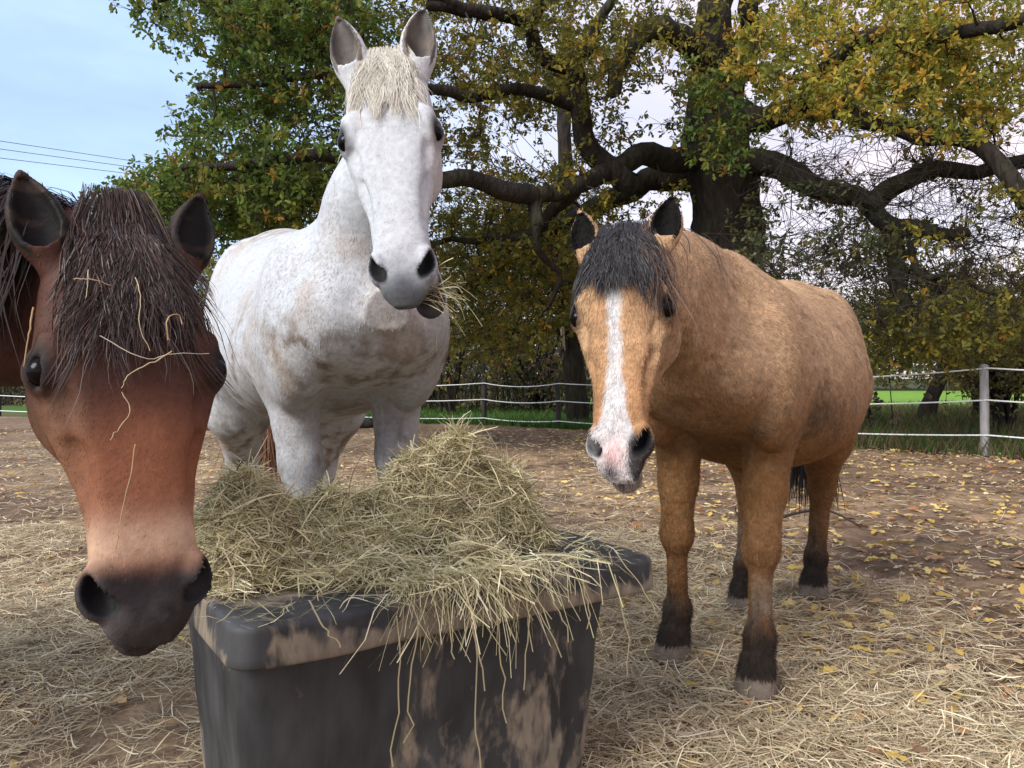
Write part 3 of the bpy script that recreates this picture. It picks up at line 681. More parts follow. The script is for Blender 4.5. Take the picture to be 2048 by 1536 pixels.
# wisps that stick up out of the heap
n = 170; a = rng.uniform(0.05, 1.08, n); b = rng.uniform(0.1, 0.62, n); h = hay_h(a, b); k = h > 0.06; a, b, h = a[k], b[k], h[k]; n = len(a)
up = nrm(rng.normal(size=(n, 3)) * 0.55 + np.array([0, 0, 0.9])); ln = rng.uniform(0.06, 0.17, n)
v, q, c = strand_set(tub(a, b, TZ + h) + up * (ln * 0.4)[:, None], up, ln, rng.uniform(0.0015, 0.0028, n), hay_cols(n) * 1.1, 0.7); hay.add(v, q, c)
# hay draped over the front rim
n = 480; a = np.clip(rng.choice([.40, .50, .58, .66, .76, .90], n, p=[.14, .18, .30, .22, .11, .05]) + rng.normal(0, 0.045, n), 0.30, 1.02); ln = rng.uniform(0.05, 0.19, n)
t = np.linspace(0, 1, 7); out = rng.uniform(0.004, 0.045, n)
back = rng.uniform(0.01, 0.12, n); sl = rng.normal(size=n) * 0.85
hang = ln * rng.uniform(-0.1, 1.0, n)
pa = a[:, None] + sl[:, None] * (t[None] - 0.3) * ln[:, None]
pb = back[:, None] * (1 - t[None] * 1.0) - out[:, None] * sstep(0.2, 0.7, t)[None]
pz = TZ + 0.012 + rng.uniform(0, 0.035, n)[:, None] * (1 - t[None]) + 0.01 * np.sin(t * 3.14)[None] - hang[:, None] * np.maximum(t[None] - 0.45, 0) ** 1.3 * 2.0
path = tub(pa, pb, pz) + rng.normal(size=(n, 7, 3)) * 0.0035 + (rng.normal(size=(n, 1, 3)) * t[None, :, None] ** 2 * 0.03)
hay.add(*ribbons(path, np.full((n, 7), 1.0) * rng.uniform(0.0013, 0.003, (n, 1)), nrm(rng.normal(size=(n, 3))), hay_cols(n)))
# long hanging stalks
for (a0, drop, bend) in [(0.36, 0.30, -0.06), (0.43, 0.26, -0.09), (0.55, 0.36, 0.02), (0.66, 0.17, 0.10), (0.70, 0.22, -0.05), (0.60, 0.28, 0.03), (0.98, 0.25, 0.01), (1.0, 0.13, 0.06), (0.48, 0.12, -0.04), (0.76, 0.14, 0.02), (0.87, 0.12, -0.05), (0.16, 0.05, 0.01), (0.52, 0.2, 0.05)]:
    k = 12; t = np.linspace(0, 1, k); pa = a0 + bend * t + 0.008 * np.cumsum(rng.normal(size=k)) * t; pb = 0.05 * (1 - t) ** 2 - 0.03 - 0.015 * t; pz = TZ + 0.03 - (drop + 0.03) * t ** 1.1
    pth = tub(pa, pb, pz)[None]
    hay.add(*ribbons(pth, np.full((1, k), 0.0032), np.array([[TU[0], TU[1], 0.0]]), np.array([[0.45, 0.38, 0.22]])))
o = hay.build('hay_pile', M_hay, None, smooth=False, org=tub(TL / 2, TW / 2, TZ)); tag(o, 'loose heap of pale green hay piled on the black feed tub', 'hay pile')

# ------------------------------------------------------------------ straw and leaves on the ground
def frustum_pts(n, d0, d1, pw=0.0, m=0.7):
    d = (rng.uniform(d0 ** (2 - pw), d1 ** (2 - pw), n)) ** (1 / (2 - pw)); x = rng.uniform(-0.70, 0.70, n) * d
    return x, d
ST = np.array([(0.72, 0.60, 0.39), (0.64, 0.52, 0.34), (0.80, 0.70, 0.50), (0.46, 0.34, 0.21), (0.56, 0.47, 0.29)])
straw = Acc()
def straw_set(n, d0, d1, pw, wmin, wmax, lmin, lmax, thin):
    x, y = frustum_pts(n, d0, d1, pw)
    dens = fbm(np.stack([x, y, 0 * x], -1), 0.9, 101, 3)
    keep = rng.uniform(size=n) < np.clip((dens - 0.28) * 3.6, 0.12, 1) * thin(x, y)
    x, y = x[keep], y[keep]; n = len(x)
    an = rng.uniform(0, 2 * np.pi, n); tg = np.stack([np.cos(an), np.sin(an), rng.normal(size=n) * 0.16], -1)
    ln = rng.uniform(lmin, lmax, n); z = ground_z(x, y) + 0.010 + np.abs(rng.normal(size=n)) * 0.014
    w = rng.uniform(wmin, wmax, n)
    sd = nrm(np.cross(tg, np.array([0, 0, 1.0]) + rng.normal(size=(n, 3)) * 0.5))
    c = ST[rng.integers(0, 5, n)] * rng.uniform(0.55, 1.15, (n, 1))
    straw.add(*strand_set(np.stack([x, y, z], -1), tg, ln, w, c, 0.5, K=5, side=sd))
near_thin = lambda x, y: np.clip(1.15 - 0.19 * np.maximum(y - 2.2, 0) - 0.7 * sstep(0.6, 1.5, x) * sstep(2.0, 3.0, y), 0.06, 1)
straw_set(130000, 1.15, 5.2, 0.45, 0.0014, 0.0040, 0.04, 0.17, near_thin)
straw_set(60000, 3.4, 15, 0.6, 0.0025, 0.005, 0.04, 0.16, lambda x, y: np.clip(0.85 - 0.06 * (y - 4) - .45 * sstep(.8, 2, x), 0.15, 1))
o = straw.build('straw', M_hay, None, smooth=False); tag(o, 'loose pale straw scattered over the paddock soil', 'straw', kind='stuff')
fl = Acc(); n = 9000; x, y = frustum_pts(n, 1.5, 15, 0.75); keep = rng.uniform(size=n) < (0.22 + 0.78 * sstep(0.2, 1.2, x) * sstep(1.6, 3.2, y)); x, y = x[keep], y[keep]; n = len(x)
DC = np.array([(0.42, 0.28, 0.14), (0.30, 0.17, 0.085), (0.55, 0.38, 0.09), (0.20, 0.12, 0.07), (0.62, 0.46, 0.16), (0.40, 0.16, 0.05)])
c = DC[rng.choice(6, n, p=[.20, .16, .22, .12, .24, .06])] * rng.uniform(0.7, 1.15, (n, 1))
an = rng.uniform(0, 2 * np.pi, n)
v, t_, cc2 = leaves(np.stack([x, y, ground_z(x, y) + rng.uniform(0.012, 0.03, n)], -1), np.stack([np.cos(an), np.sin(an), rng.normal(size=n) * 0.15], -1), rng.uniform(0.045, 0.095, n), c, up=np.array([0, 0, 1.0]) + rng.normal(size=(n, 3)) * 0.35)
fl.add(v, t_, cc2)
n = 26000; x, y = frustum_pts(n, 1.6, 15, 0.9); keep = rng.uniform(size=n) < np.clip((fbm(np.stack([x, y, 0 * x], -1), .8, 131, 3) - .25) * 2.2, .1, 1) * (.45 + .55 * sstep(.2, 1.2, x)); x, y = x[keep], y[keep]; n = len(x)
c = np.array([(.52, .38, .22), (.40, .27, .15), (.62, .50, .28), (.26, .16, .09)])[rng.integers(0, 4, n)] * rng.uniform(.7, 1.15, (n, 1)); an = rng.uniform(0, 2 * np.pi, n)
v, t_, cc2 = leaves(np.stack([x, y, ground_z(x, y) + rng.uniform(0.008, 0.02, n)], -1), np.stack([np.cos(an), np.sin(an), rng.normal(size=n) * .2], -1), rng.uniform(.018, .045, n) * (1 + y / 14), c, up=np.array([0, 0, 1.0]) + rng.normal(size=(n, 3)) * .5)
fl.add(v, t_, cc2); o = fl.build('fallen_leaves', M_dead, None, smooth=False); tag(o, 'brown and yellow oak leaves fallen on the paddock soil', 'leaves', kind='stuff')

# ================================================================== horses
class Field:
    def __init__(s, xs, ys, zs):
        s.ax = [xs.astype(f4), ys.astype(f4), zs.astype(f4)]; s.D = np.full((len(xs), len(ys), len(zs)), 1.0, f4)
    def _sl(s, lo, hi):
        sl = []
        for a, l_, h_ in zip(s.ax, lo, hi):
            i0 = max(int(np.searchsorted(a, l_)) - 1, 0); i1 = min(int(np.searchsorted(a, h_)) + 1, len(a))
            if i1 - i0 < 1: return None
            sl.append(slice(i0, i1))
        return tuple(sl)
    def op(s, lo, hi, fn, k, mode='u'):
        sl = s._sl(lo, hi)
        if sl is None: return
        X = s.ax[0][sl[0]][:, None, None]; Y = s.ax[1][sl[1]][None, :, None]; Zc = s.ax[2][sl[2]][None, None, :]
        d = fn(X, Y, Zc).astype(f4); D = s.D[sl]
        if mode == 'u':
            h = np.clip(0.5 + 0.5 * (D - d) / k, 0, 1); s.D[sl] = D + (d - D) * h - k * h * (1 - h)
        else:
            h = np.clip(0.5 - 0.5 * (D + d) / k, 0, 1); s.D[sl] = D + (-d - D) * h + k * h * (1 - h)
    def cone(s, a, b, ra, rb, k, mode='u'):
        a = np.asarray(a, float); b = np.asarray(b, float); m = max(ra, rb) + k + 0.03
        ab = b - a; L2 = float(ab @ ab)
        def fn(X, Y, Zc):
            dx, dy, dz = X - a[0], Y - a[1], Zc - a[2]
            t = np.clip((dx * ab[0] + dy * ab[1] + dz * ab[2]) / L2, 0, 1)
            return np.sqrt((dx - t * ab[0]) ** 2 + (dy - t * ab[1]) ** 2 + (dz - t * ab[2]) ** 2) - (ra + (rb - ra) * t)
        s.op(np.minimum(a, b) - m, np.maximum(a, b) + m, fn, k, mode)
    def ell(s, c, R, rad, k, mode='u'):
        """Ellipsoid at c; rows of R are its axes; rad its semi-axes."""
        c = np.asarray(c, float); rad = np.asarray(rad, float); m = max(rad) + k + 0.03; mn = min(rad)
        def fn(X, Y, Zc):
            dx, dy, dz = X - c[0], Y - c[1], Zc - c[2]; q = 0; g = 0
            for i in range(3):
                u = (dx * R[i][0] + dy * R[i][1] + dz * R[i][2]); q = q + (u / rad[i]) ** 2; g = g + (u / rad[i] ** 2) ** 2
            q = np.sqrt(q); return q * (q - 1) / np.maximum(np.sqrt(g), 1e-6)
        s.op(c - m, c + m, fn, k, mode)
    def loft(s, org, U, V, S, tab, k, scale=1.0, n=2.3, egg=0.0, mode='u', shift=None):
        """tab rows: (u, halfwidth, top, bottom); U along, V up, S sideways."""
        tab = np.asarray(tab, float) * scale
        uu = np.linspace(tab[0, 0], tab[-1, 0], 160)
        ker = np.exp(-np.linspace(-2, 2, 17) ** 2); ker /= ker.sum()
        cols = []
        for j in (1, 2, 3):
            y = np.interp(uu, tab[:, 0], tab[:, j]); yp = np.concatenate([np.full(8, y[0]), y, np.full(8, y[-1])])
            cols.append(np.convolve(yp, ker, 'valid'))
        W_, T_, B_ = cols; H_ = np.maximum((T_ - B_) / 2, 1e-4); C_ = (T_ + B_) / 2
        pts = []
        for i in range(0, 160, 6):
            for vv in (T_[i], B_[i]):
                for ss in (W_[i], -W_[i]): pts.append(org + U * uu[i] + V * vv + S * ss)
        pts = np.array(pts); m = k + 0.05
        u0, u1 = uu[0], uu[-1]; inv = 159.0 / (u1 - u0)
        def fn(X, Y, Zc):
            dx, dy, dz = X - org[0], Y - org[1], Zc - org[2]
            u = dx * U[0] + dy * U[1] + dz * U[2]; v = dx * V[0] + dy * V[1] + dz * V[2]; w = dx * S[0] + dy * S[1] + dz * S[2]
            fi = np.clip((u - u0) * inv, 0, 158.999); ix = fi.astype(np.int32); fr = (fi - ix).astype(f4)
            lk = lambda A: (A[ix] * (1 - fr) + A[ix + 1] * fr)
            hw, hh, cc_ = lk(W_.astype(f4)), lk(H_.astype(f4)), lk(C_.astype(f4))
            if shift is not None: w = w - shift(u)
            zz = (v - cc_) / hh
            eg = egg(u / scale) if callable(egg) else egg
            yy = np.abs(w) / (hw * np.clip(1 - eg * np.clip(zz, -1.2, 1.2), 0.3, 2)); zz = np.abs(zz)
            q = (yy ** n + zz ** n) ** (1 / n); d = (q - 1) * np.minimum(hw, hh)
            e = np.maximum(np.maximum(u0 - u, u - u1), 0)
            return np.where(e > 0, np.sqrt(np.maximum(d, 0) ** 2 + e * e), d)
        s.op(pts.min(0) - m, pts.max(0) + m, fn, k, mode)
    def mesh(s):
        D = s.D; ins = D < 0; nx, ny, nz = D.shape
        cnt = np.zeros((nx - 1, ny - 1, nz - 1), np.int8)
        for a in (0, 1):
            for b in (0, 1):
                for c in (0, 1): cnt += ins[a:nx - 1 + a, b:ny - 1 + b, c:nz - 1 + c]
        act = np.argwhere((cnt > 0) & (cnt < 8)); I, J, K = act.T
        idm = np.full(cnt.shape, -1, np.int32); idm[I, J, K] = np.arange(len(act))
        pos = np.zeros((len(act), 3)); num = np.zeros(len(act))
        corners = [(a, b, c) for a in (0, 1) for b in (0, 1) for c in (0, 1)]
        for ci in corners:
            for ax in range(3):
                if ci[ax]: continue
                cj = list(ci); cj[ax] = 1
                d0 = D[I + ci[0], J + ci[1], K + ci[2]]; d1 = D[I + cj[0], J + cj[1], K + cj[2]]
                m = (d0 < 0) != (d1 < 0); t = np.where(m, d0 / np.where(m, d0 - d1, 1), 0)
                idx = [I + ci[0], J + ci[1], K + ci[2]]
                pp = np.stack([s.ax[q][idx[q]] for q in range(3)], -1).astype(float)
                step = s.ax[ax][idx[ax] + 1] - s.ax[ax][idx[ax]]
                pp[:, ax] += t * step
                pos += np.where(m[:, None], pp, 0); num += m
        pos /= num[:, None]
        quads = []
        for ax in range(3):
            s0 = [slice(None)] * 3; s1 = [slice(None)] * 3; s0[ax] = slice(0, -1); s1[ax] = slice(1, None)
            a = ins[tuple(s0)]; b = ins[tuple(s1)]
            e = np.argwhere(a != b); o1, o2 = [q for q in range(3) if q != ax]
            sh = cnt.shape
            ok = (e[:, o1] > 0) & (e[:, o2] > 0) & (e[:, o1] < sh[o1]) & (e[:, o2] < sh[o2]); e = e[ok]
            sg = a[tuple(e.T)]
            def cell(d1, d2):
                q = e.copy(); q[:, o1] -= d1; q[:, o2] -= d2; return idm[tuple(q.T)]
            qd = np.stack([cell(1, 1), cell(0, 1), cell(0, 0), cell(1, 0)], -1)
            flip = sg if ax != 1 else ~sg
            qd = np.where(flip[:, None], qd, qd[:, ::-1]); quads.append(qd)
        return pos, np.concatenate(quads)
def smooth_mesh(v, q, it=1, lam=0.5):
    e = np.concatenate([q[:, [0, 1]], q[:, [1, 2]], q[:, [2, 3]], q[:, [3, 0]]]); n = len(v)
    deg = np.bincount(e.ravel(), minlength=n).astype(float)
    for _ in range(it):
        s = np.stack([np.bincount(e[:, 0], v[e[:, 1], j], n) + np.bincount(e[:, 1], v[e[:, 0], j], n) for j in range(3)], -1)
        v = v + lam * (s / np.maximum(deg, 1)[:, None] - v)
    return v
def vnormals(v, q):
    fn = np.cross(v[q[:, 2]] - v[q[:, 0]], v[q[:, 3]] - v[q[:, 1]])
    n = np.stack([sum(np.bincount(q[:, k], fn[:, j], len(v)) for k in range(4)) for j in range(3)], -1)
    return nrm(n), np.linalg.norm(fn, axis=1) * 0.5

# head profile tables in head lengths: l, half width, dorsal, ventral
SK = [(-.06, .095, -.05, -.20), (0, .135, .0, -.24), (.08, .165, .012, -.26), (.20, .180, .026, -.27), (.31, .192, .028, -.26), (.40, .185, .022, -.25), (.50, .158, .010, -.22), (.60, .130, -.002, -.195), (.72, .108, -.012, -.175), (.82, .102, -.020, -.16), (.90, .100, -.030, -.15), (.96, .088, -.050, -.145), (1.0, .070, -.075, -.14), (1.03, .035, -.10, -.13)]
JW = [(.02, .080, -.12, -.26), (.10, .135, -.10, -.36), (.20, .165, -.10, -.42), (.30, .178, -.10, -.43), (.40, .172, -.09, -.40), (.50, .148, -.08, -.335), (.60, .112, -.08, -.28), (.72, .080, -.08, -.235), (.84, .066, -.10, -.215), (.93, .062, -.13, -.215), (.985, .045, -.15, -.20)]
BODY = [(-.97, .03, .86, .78), (-.93, .09, .92, .68), (-.86, .145, .965, .60), (-.75, .185, .998, .56), (-.60, .20, 1.005, .53), (-.42, .21, .965, .485), (-.22, .205, .955, .495), (-.05, .18, .985, .53), (.06, .165, .985, .565), (.15, .145, .93, .60), (.23, .115, .85, .63), (.29, .07, .78, .66), (.315, .02, .73, .69)]

class Horse: pass
def build_horse(name, label, Hw, O, fwd, poll, nose, face, hooves, ear, neck, colour, fat=1.0, jawshift=0.0, fine=0.0048, coarse=0.012, furlen=0.01, nfur=60000, trunk_cut=None, cat='horse', muz=1.0, nf=None, mat=None, hws=1.0, legk=1.0, furvar=.2, withers=.30, wdrop=0.0, lid=.85):
    H = Horse(); O = np.array([*O, 0.0]); F3 = nrm(np.array([*fwd, 0.0])); UP = np.array([0, 0, 1.0]); LF = np.cross(UP, F3)
    Wd = lambda p: O + Hw * (F3 * p[0] + LF * p[1] + UP * p[2])
    poll = np.asarray(poll); nose = np.asarray(nose); hl = np.linalg.norm(nose - poll); La = (nose - poll) / hl
    Fa = nrm(np.asarray(face, float)); Fa = nrm(Fa - La * (Fa @ La)); Sa = np.cross(-La, Fa)
    Hd = lambda l_, f_, s_: poll + hl * (La * l_ + Fa * f_ + Sa * s_ * hws)
    HE = lambda r: np.array(r) * np.array([1, 1, hws]) * hl; H.hws = hws
    HR = [La, Fa, Sa]
    # grid
    hp = np.array([Hd(l_, f_, s_) for l_ in (-.36, 1.1) for f_ in (-.5, .12) for s_ in (-.28, .28)])
    bp_ = np.array([Wd((x, y, z)) for x in (-1.02, .36) for y in (-.26 * fat, .26 * fat) for z in (-0.005, 1.06)])
    lo = np.minimum(hp.min(0), bp_.min(0)) - 0.02; hi = np.maximum(hp.max(0), bp_.max(0)) + 0.02
    lo[2] = -0.03
    axs = []
    for j in range(3):
        a, b = hp[:, j].min(), hp[:, j].max()
        if j == 2: a = max(a, 0)
        left = np.linspace(lo[j], a, max(2, int((a - lo[j]) / coarse) + 1))[:-1] if a > lo[j] + 0.01 else np.array([])
        mid = np.linspace(a, b, int((b - a) / fine) + 1)
        right = np.linspace(b, hi[j], max(2, int((hi[j] - b) / coarse) + 1))[1:] if hi[j] > b + 0.01 else np.array([])
        axs.append(np.concatenate([left, mid, right]))
    fd = Field(*axs)
    # --- trunk
    tabb = np.array(BODY); tabb[:, 1] *= fat; mid_ = np.exp(-((tabb[:, 0] + .35) / .3) ** 2); tabb[:, 1] *= 1 + (fat - 1) * 0.5 * mid_; tabb[:, 3] -= (fat - 1) * 0.25 * mid_; tabb[:, 2] -= wdrop * np.exp(-((tabb[:, 0] + .03) / .20) ** 2)
    fd.loft(O, F3, UP, LF, tabb, 0.02, Hw, 2.15, lambda u: (.16 + (withers - .16) * np.exp(-((u - .02) / .24) ** 2)).astype(f4))
    RB = [F3, LF, UP]
    for s_ in (1, -1):
        sy = s_ * fat
        fd.ell(Wd((.10, sy * .112, .70)), RB, np.array([.12, .068, .16]) * Hw, 0.028 * Hw)          # shoulder
        fd.ell(Wd((.215, sy * .072, .705)), RB, np.array([.085, .066, .080]) * Hw, 0.022 * Hw)          # breast
        fd.ell(Wd((-.68, sy * .108, .76)), RB, np.array([.20, .095, .21]) * Hw, 0.035 * Hw)         # haunch
    # --- legs
    H.hoofs = []
    for key, s_, front in (('fl', 1, True), ('fr', -1, True), ('hl', 1, False), ('hr', -1, False)):
        tgt = hooves.get(key)
        rest = np.array([.055, s_ * .095]) if front else np.array([-.72, s_ * .105])
        if tgt is not None:
            d = np.array([*tgt, 0.0]) - O; loc = np.array([d @ F3, d @ LF]) / Hw
        else: loc = rest
        off = loc - rest
        J = lambda x, y, z, w: Wd((x + off[0] * w, s_ * y + off[1] * w, z))
        if front:
            e, kn, fe, pa = J(.02, .108, .60, .15), J(.045, .098, .315, .62), J(.035, .095, .115, .95), J(.055, .095, .055, 1)
            fd.cone(J(.03, .115, .67, .1), e, .072 * Hw * legk, .066 * Hw * legk, .025 * Hw); mid_e = e * .45 + kn * .55
            fd.cone(e, mid_e, .066 * Hw * legk, .046 * Hw * legk, .022 * Hw); fd.cone(mid_e, kn, .047 * Hw * legk, .036 * Hw * legk, .02 * Hw)
            fd.ell(kn, RB, np.array([.040, .042, .048]) * Hw * legk, .02 * Hw)
            fd.cone(kn, fe, .027 * Hw, .025 * Hw, .018 * Hw); fd.ell(fe, RB, np.array([.036, .034, .038]) * Hw, .02 * Hw)
        else:
            th, ga, ho, fe, pa = J(-.62, .125, .66, .1), J(-.655, .125, .52, .3), J(-.785, .11, .355, .7), J(-.755, .105, .12, .95), J(-.73, .105, .055, 1)
            fd.cone(th, ga, .125 * Hw, .085 * Hw, .06 * Hw); fd.cone(ga, ho, .078 * Hw, .040 * Hw, .04 * Hw)
            fd.ell(J(-.785, .11, .35, .7), RB, np.array([.042, .038, .055]) * Hw, .02 * Hw); fd.cone(J(-.815, .11, .385, .6), J(-.80, .11, .33, .7), .022 * Hw, .024 * Hw, .03 * Hw)
            fd.cone(ho, fe, .033 * Hw, .029 * Hw, .025 * Hw); fd.ell(fe, RB, np.array([.037, .035, .038]) * Hw, .02 * Hw)
        fd.cone(fe, pa, .030 * Hw, .031 * Hw, .02 * Hw)
        h0, h1 = J(.078 if front else -.71, .095 if front else .105, -.006, 1), J(.056 if front else -.73, .095 if front else .105, .060, 1)
        fd.cone(h0, h1, .050 * Hw, .040 * Hw, .008 * Hw)
        H.hoofs.append((h0, h1, fe))
    # --- neck: lofted along a line from the chest to behind the poll
    nb, h0_, h1_, w0_, w1_, arch = neck
    B0 = Wd(nb); E0 = Hd(.10, -.17, 0); ax_ = E0 - B0; NL = np.linalg.norm(ax_); NA = ax_ / NL
    NU = UP if nf is None else nrm(np.array(nf, float)); NU = nrm(NU - NA * (NU @ NA)); NS = np.cross(NU, NA)
    H.neck = (B0, NA, NU, NS, NL)
    ts = np.concatenate([np.linspace(-.30, 0, 6)[:-1], np.linspace(0, 1.05, 10)]); tabn = []
    for t_ in ts:
        tt = np.clip(t_, 0, 1); rr_ = math.sqrt(max(1 - (min(t_, 0) / .30) ** 2, 0.03)) * math.sqrt(max(1 - (max(t_ - .80, 0) / .27) ** 2, .03)); hh = h0_ * (1 - tt) ** 1.2 + h1_ * (1 - (1 - tt) ** 1.2); ww = w0_ * (1 - tt) ** 1.1 + w1_ * (1 - (1 - tt) ** 1.1)
        ca = arch * 4 * tt * (1 - tt); lowf = .62 + .38 * sstep(0, .7, tt); tabn.append((t_ * NL, ww * rr_, ca + hh * rr_, ca - hh * rr_ * lowf))
    H.necktab = np.array(tabn)
    fd.loft(B0, NA, NU, NS, tabn, 0.06 * Hw, 1.0, 2.1, 0.32)
    fd.cone(B0 + NA * NL * .50 - NU * (h1_ * .55), Wd((.165, 0, .70)), .070 * Hw, .105 * Hw, .07 * Hw)
    # --- head
    jsh = (lambda u: jawshift * hl * sstep(.62 * hl, 1.0 * hl, u)) if jawshift else None
    sk = np.array(SK); bl = np.exp(-((sk[:, 0] - .92) / .1) ** 2); sk[:, 1] *= (1 + (muz - 1) * bl) * hws; jw = np.array(JW); jw[:, 1] *= hws
    fd.loft(poll, La, Fa, Sa, jw, 0.02, hl, 2.3, 0.0, shift=jsh)
    fd.loft(poll, La, Fa, Sa, sk, 0.035 * hl, hl, 2.6, -0.10)
    for s_ in (1, -1):
        fd.ell(Hd(.286, -.010, s_ * .150), HR, HE([.065, .035, .040]), .03 * hl)        # brow
        fd.ell(Hd(.347, -.044, s_ * .170), HR, HE([.062, .055, .045]), .02 * hl)        # eye mound
        fd.cone(Hd(.41, -.09, s_ * .160), Hd(.60, -.105, s_ * .116), .026 * hl, .014 * hl, .018 * hl)   # facial crest
        fd.ell(Hd(.64, -.040, s_ * .128), HR, HE([.12, .020, .028]), .03 * hl, 's')          # hollow between nose bone and crest
        fd.ell(Hd(.60, -.19, s_ * .125), HR, HE([.10, .030, .030]), .04 * hl, 's')           # hollow below the crest
        fd.ell(Hd(.215, -.006, s_ * .165), HR, HE([.030, .012, .016]), .035 * hl, 's')         # hollow above the eye
        fd.ell(Hd(.34, -.25, s_ * .115), HR, HE([.15, .15, .070]), .04 * hl)           # cheek
        fd.ell(Hd(.885, -.068, s_ * .088 * muz), HR, HE([.064, .058, .040]), .018 * hl)       # nostril wing
        # carve the tear duct hollow and the eye opening
        ex = nrm(La * 0.95 - Fa * 0.30); eo = nrm(Sa * s_ * 0.66 + Fa * 0.75); eo = nrm(eo - ex * (eo @ ex)); ey = np.cross(ex, eo)
        fd.ell(Hd(.46, -.012, s_ * .148), HR, HE([.06, .014, .020]), .03 * hl, 's')
        ec = Hd(.350, -.034, s_ * .172)
        fd.ell(ec + eo * .040 * hl, [ex, ey, eo], np.array([.046, .021 * lid, .036]) * hl, .010 * hl, 's')
        # nostril: from upper outer to lower inner
        na_ = nrm(La * 0.90 - Sa * s_ * 0.38 + Fa * 0.05); no_ = nrm(Fa * 0.72 + Sa * s_ * 0.62 + La * 0.25); no_ = nrm(no_ - na_ * (no_ @ na_)); nb_ = np.cross(na_, no_)
        nc = Hd(.895, -.052, s_ * .088 * muz)
        fd.ell(nc + no_ * .012 * hl, [na_, nb_, no_], np.array([.056, .027, .052]) * hl, .010 * hl, 's')
        fd.ell(Hd(.93, -.010, 0), HR, HE([.05, .014, .03]), .03 * hl, 's')
    fd.ell(Hd(.955, -.10, 0), HR, HE([.065, .055, .075]), .03 * hl)                    # upper lip
    js = jawshift
    fd.ell(Hd(.975, -.205, js), HR, HE([.070, .052, .062]), .02 * hl)                  # chin
    fd.ell(Hd(.97, -.155, js * .5), HR, HE([.10, .007, .085]), .012 * hl, 's')        # mouth line
    # --- ears
    es, el, ew, eout, ecurl, efw = ear
    H.ears = []
    for s_ in (1, -1):
        ea = nrm(-La + Sa * s_ * eout + Fa * efw); eo = nrm(Fa + Sa * s_ * 0.25); eo = nrm(eo - ea * (eo @ ea)); ess = np.cross(ea, eo)
        eb = Hd(.045, -.055, s_ * es)
        prof_ = [(-.10, .45), (0, .62), (.18, .92), (.38, 1.0), (.58, .88), (.76, .60), (.90, .30), (1.0, .06)]
        shf = lambda u, s_=s_, ess=ess: -np.sign(ess @ Sa) * s_ * ecurl * el * hl * (np.clip(u / (el * hl), 0, 1.2) ** 2)
        tab = [(u * el, ew * r_, ew * r_ * .75, -ew * r_ * .75) for u, r_ in prof_]
        fd.loft(eb, ea, eo, ess, tab, .02 * hl, hl, 2.0, 0.0, shift=shf)
        tab2 = [(u * el, ew * r_ * .74, ew * r_ * 1.15, -ew * r_ * .30) for u, r_ in [(.10, .3), (.2, .72), (.38, .95), (.58, .84), (.76, .55), (.90, .22)]]
        fd.loft(eb, ea, eo, ess, tab2, .010 * hl, hl, 2.0, 0.0, 's', shift=shf)
        H.ears.append((eb, ea, eo, ess, shf, tab2))
    # --- flat ground under the hooves
    fd.D = np.maximum(fd.D, (0.0 - fd.ax[2])[None, None, :])
    v, q = fd.mesh()
    v = smooth_mesh(v, q, 2, 0.45); nn, fa = vnormals(v, q)
    v = v + nn * (0.0045 * (fbm(v, 16, 91, 3) - .5) + .010 * (fbm(v, 6, 92, 2) - .5) * sstep(.3, .5, v[:, 2] / Hw))[:, None] * (np.sign(((v - v.mean(0)) * nn).sum()))
    if ((v - v.mean(0)) * nn).sum() < 0: q = q[:, ::-1]; nn = -nn
    H.poll, H.hl, H.La, H.Fa, H.Sa, H.O, H.F3, H.LF, H.Hw, H.Hd, H.Wd = poll, hl, La, Fa, Sa, O, F3, LF, Hw, Hd, Wd
    # local coordinates used for the coat pattern
    def coords(p):
        r = (p - poll) / hl; b = (p - O) / Hw
        return dict(l=r @ La, f=r @ Fa, s=r @ Sa / hws, x=b @ F3, y=b @ LF, z=p[:, 2] / Hw, p=p, H=H)
    C = coords(v)
    # masks
    C['ishead'] = ((C['l'] > -.45) & (C['l'] < 1.12) & (np.abs(C['s']) < .28) & (C['f'] > np.interp(C['l'], [.0, .3, .45, .6, .72, .85, 1.1], [-.45, -.47, -.42, -.34, -.29, -.275, -.275]))).astype(float)
    earin = np.zeros(len(v)); earm = np.zeros(len(v))
    for (eb, ea, eo, ess, shf, tab2) in H.ears:
        r = v - eb; u = r @ ea; m = r @ eo; w = r @ ess - shf(u)
        un = u / (el * hl); inb = (un > .03) & (un < 1.05) & (np.abs(w) < ew * hl * 1.3) & (np.abs(m) < ew * hl * 1.4)
        earm = np.maximum(earm, inb * sstep(.1, .25, un))
        facing = nn @ eo
        rr = np.interp(un, [0, .2, .38, .58, .76, .95], [.5, .9, 1.0, .88, .6, .2]) * ew * hl
        earin = np.maximum(earin, inb * (np.abs(w) < rr * .90) * sstep(-.35, .0, facing) * sstep(.0, .13, un) * (m < rr * 0.62))
    C['earin'], C['ear'] = earin, earm
    nos = np.zeros(len(v))
    for s_ in (1, -1):
        na_ = nrm(La * 0.90 - Sa * s_ * 0.38 + Fa * 0.05); no_ = nrm(Fa * 0.72 + Sa * s_ * 0.62 + La * 0.25); no_ = nrm(no_ - na_ * (no_ @ na_)); nb_ = np.cross(na_, no_)
        r = (v - Hd(.895, -.052, s_ * .088 * muz) - no_ * .012 * hl) / hl
        qd = np.sqrt((r @ na_ / .056) ** 2 + (r @ nb_ / .027) ** 2 + (np.minimum(r @ no_, 0) / .052) ** 2)
        nos = np.maximum(nos, sstep(1.35, 0.95, qd) * ((r @ no_) < .035))
    C['nostril'] = nos
    eye = np.zeros(len(v))
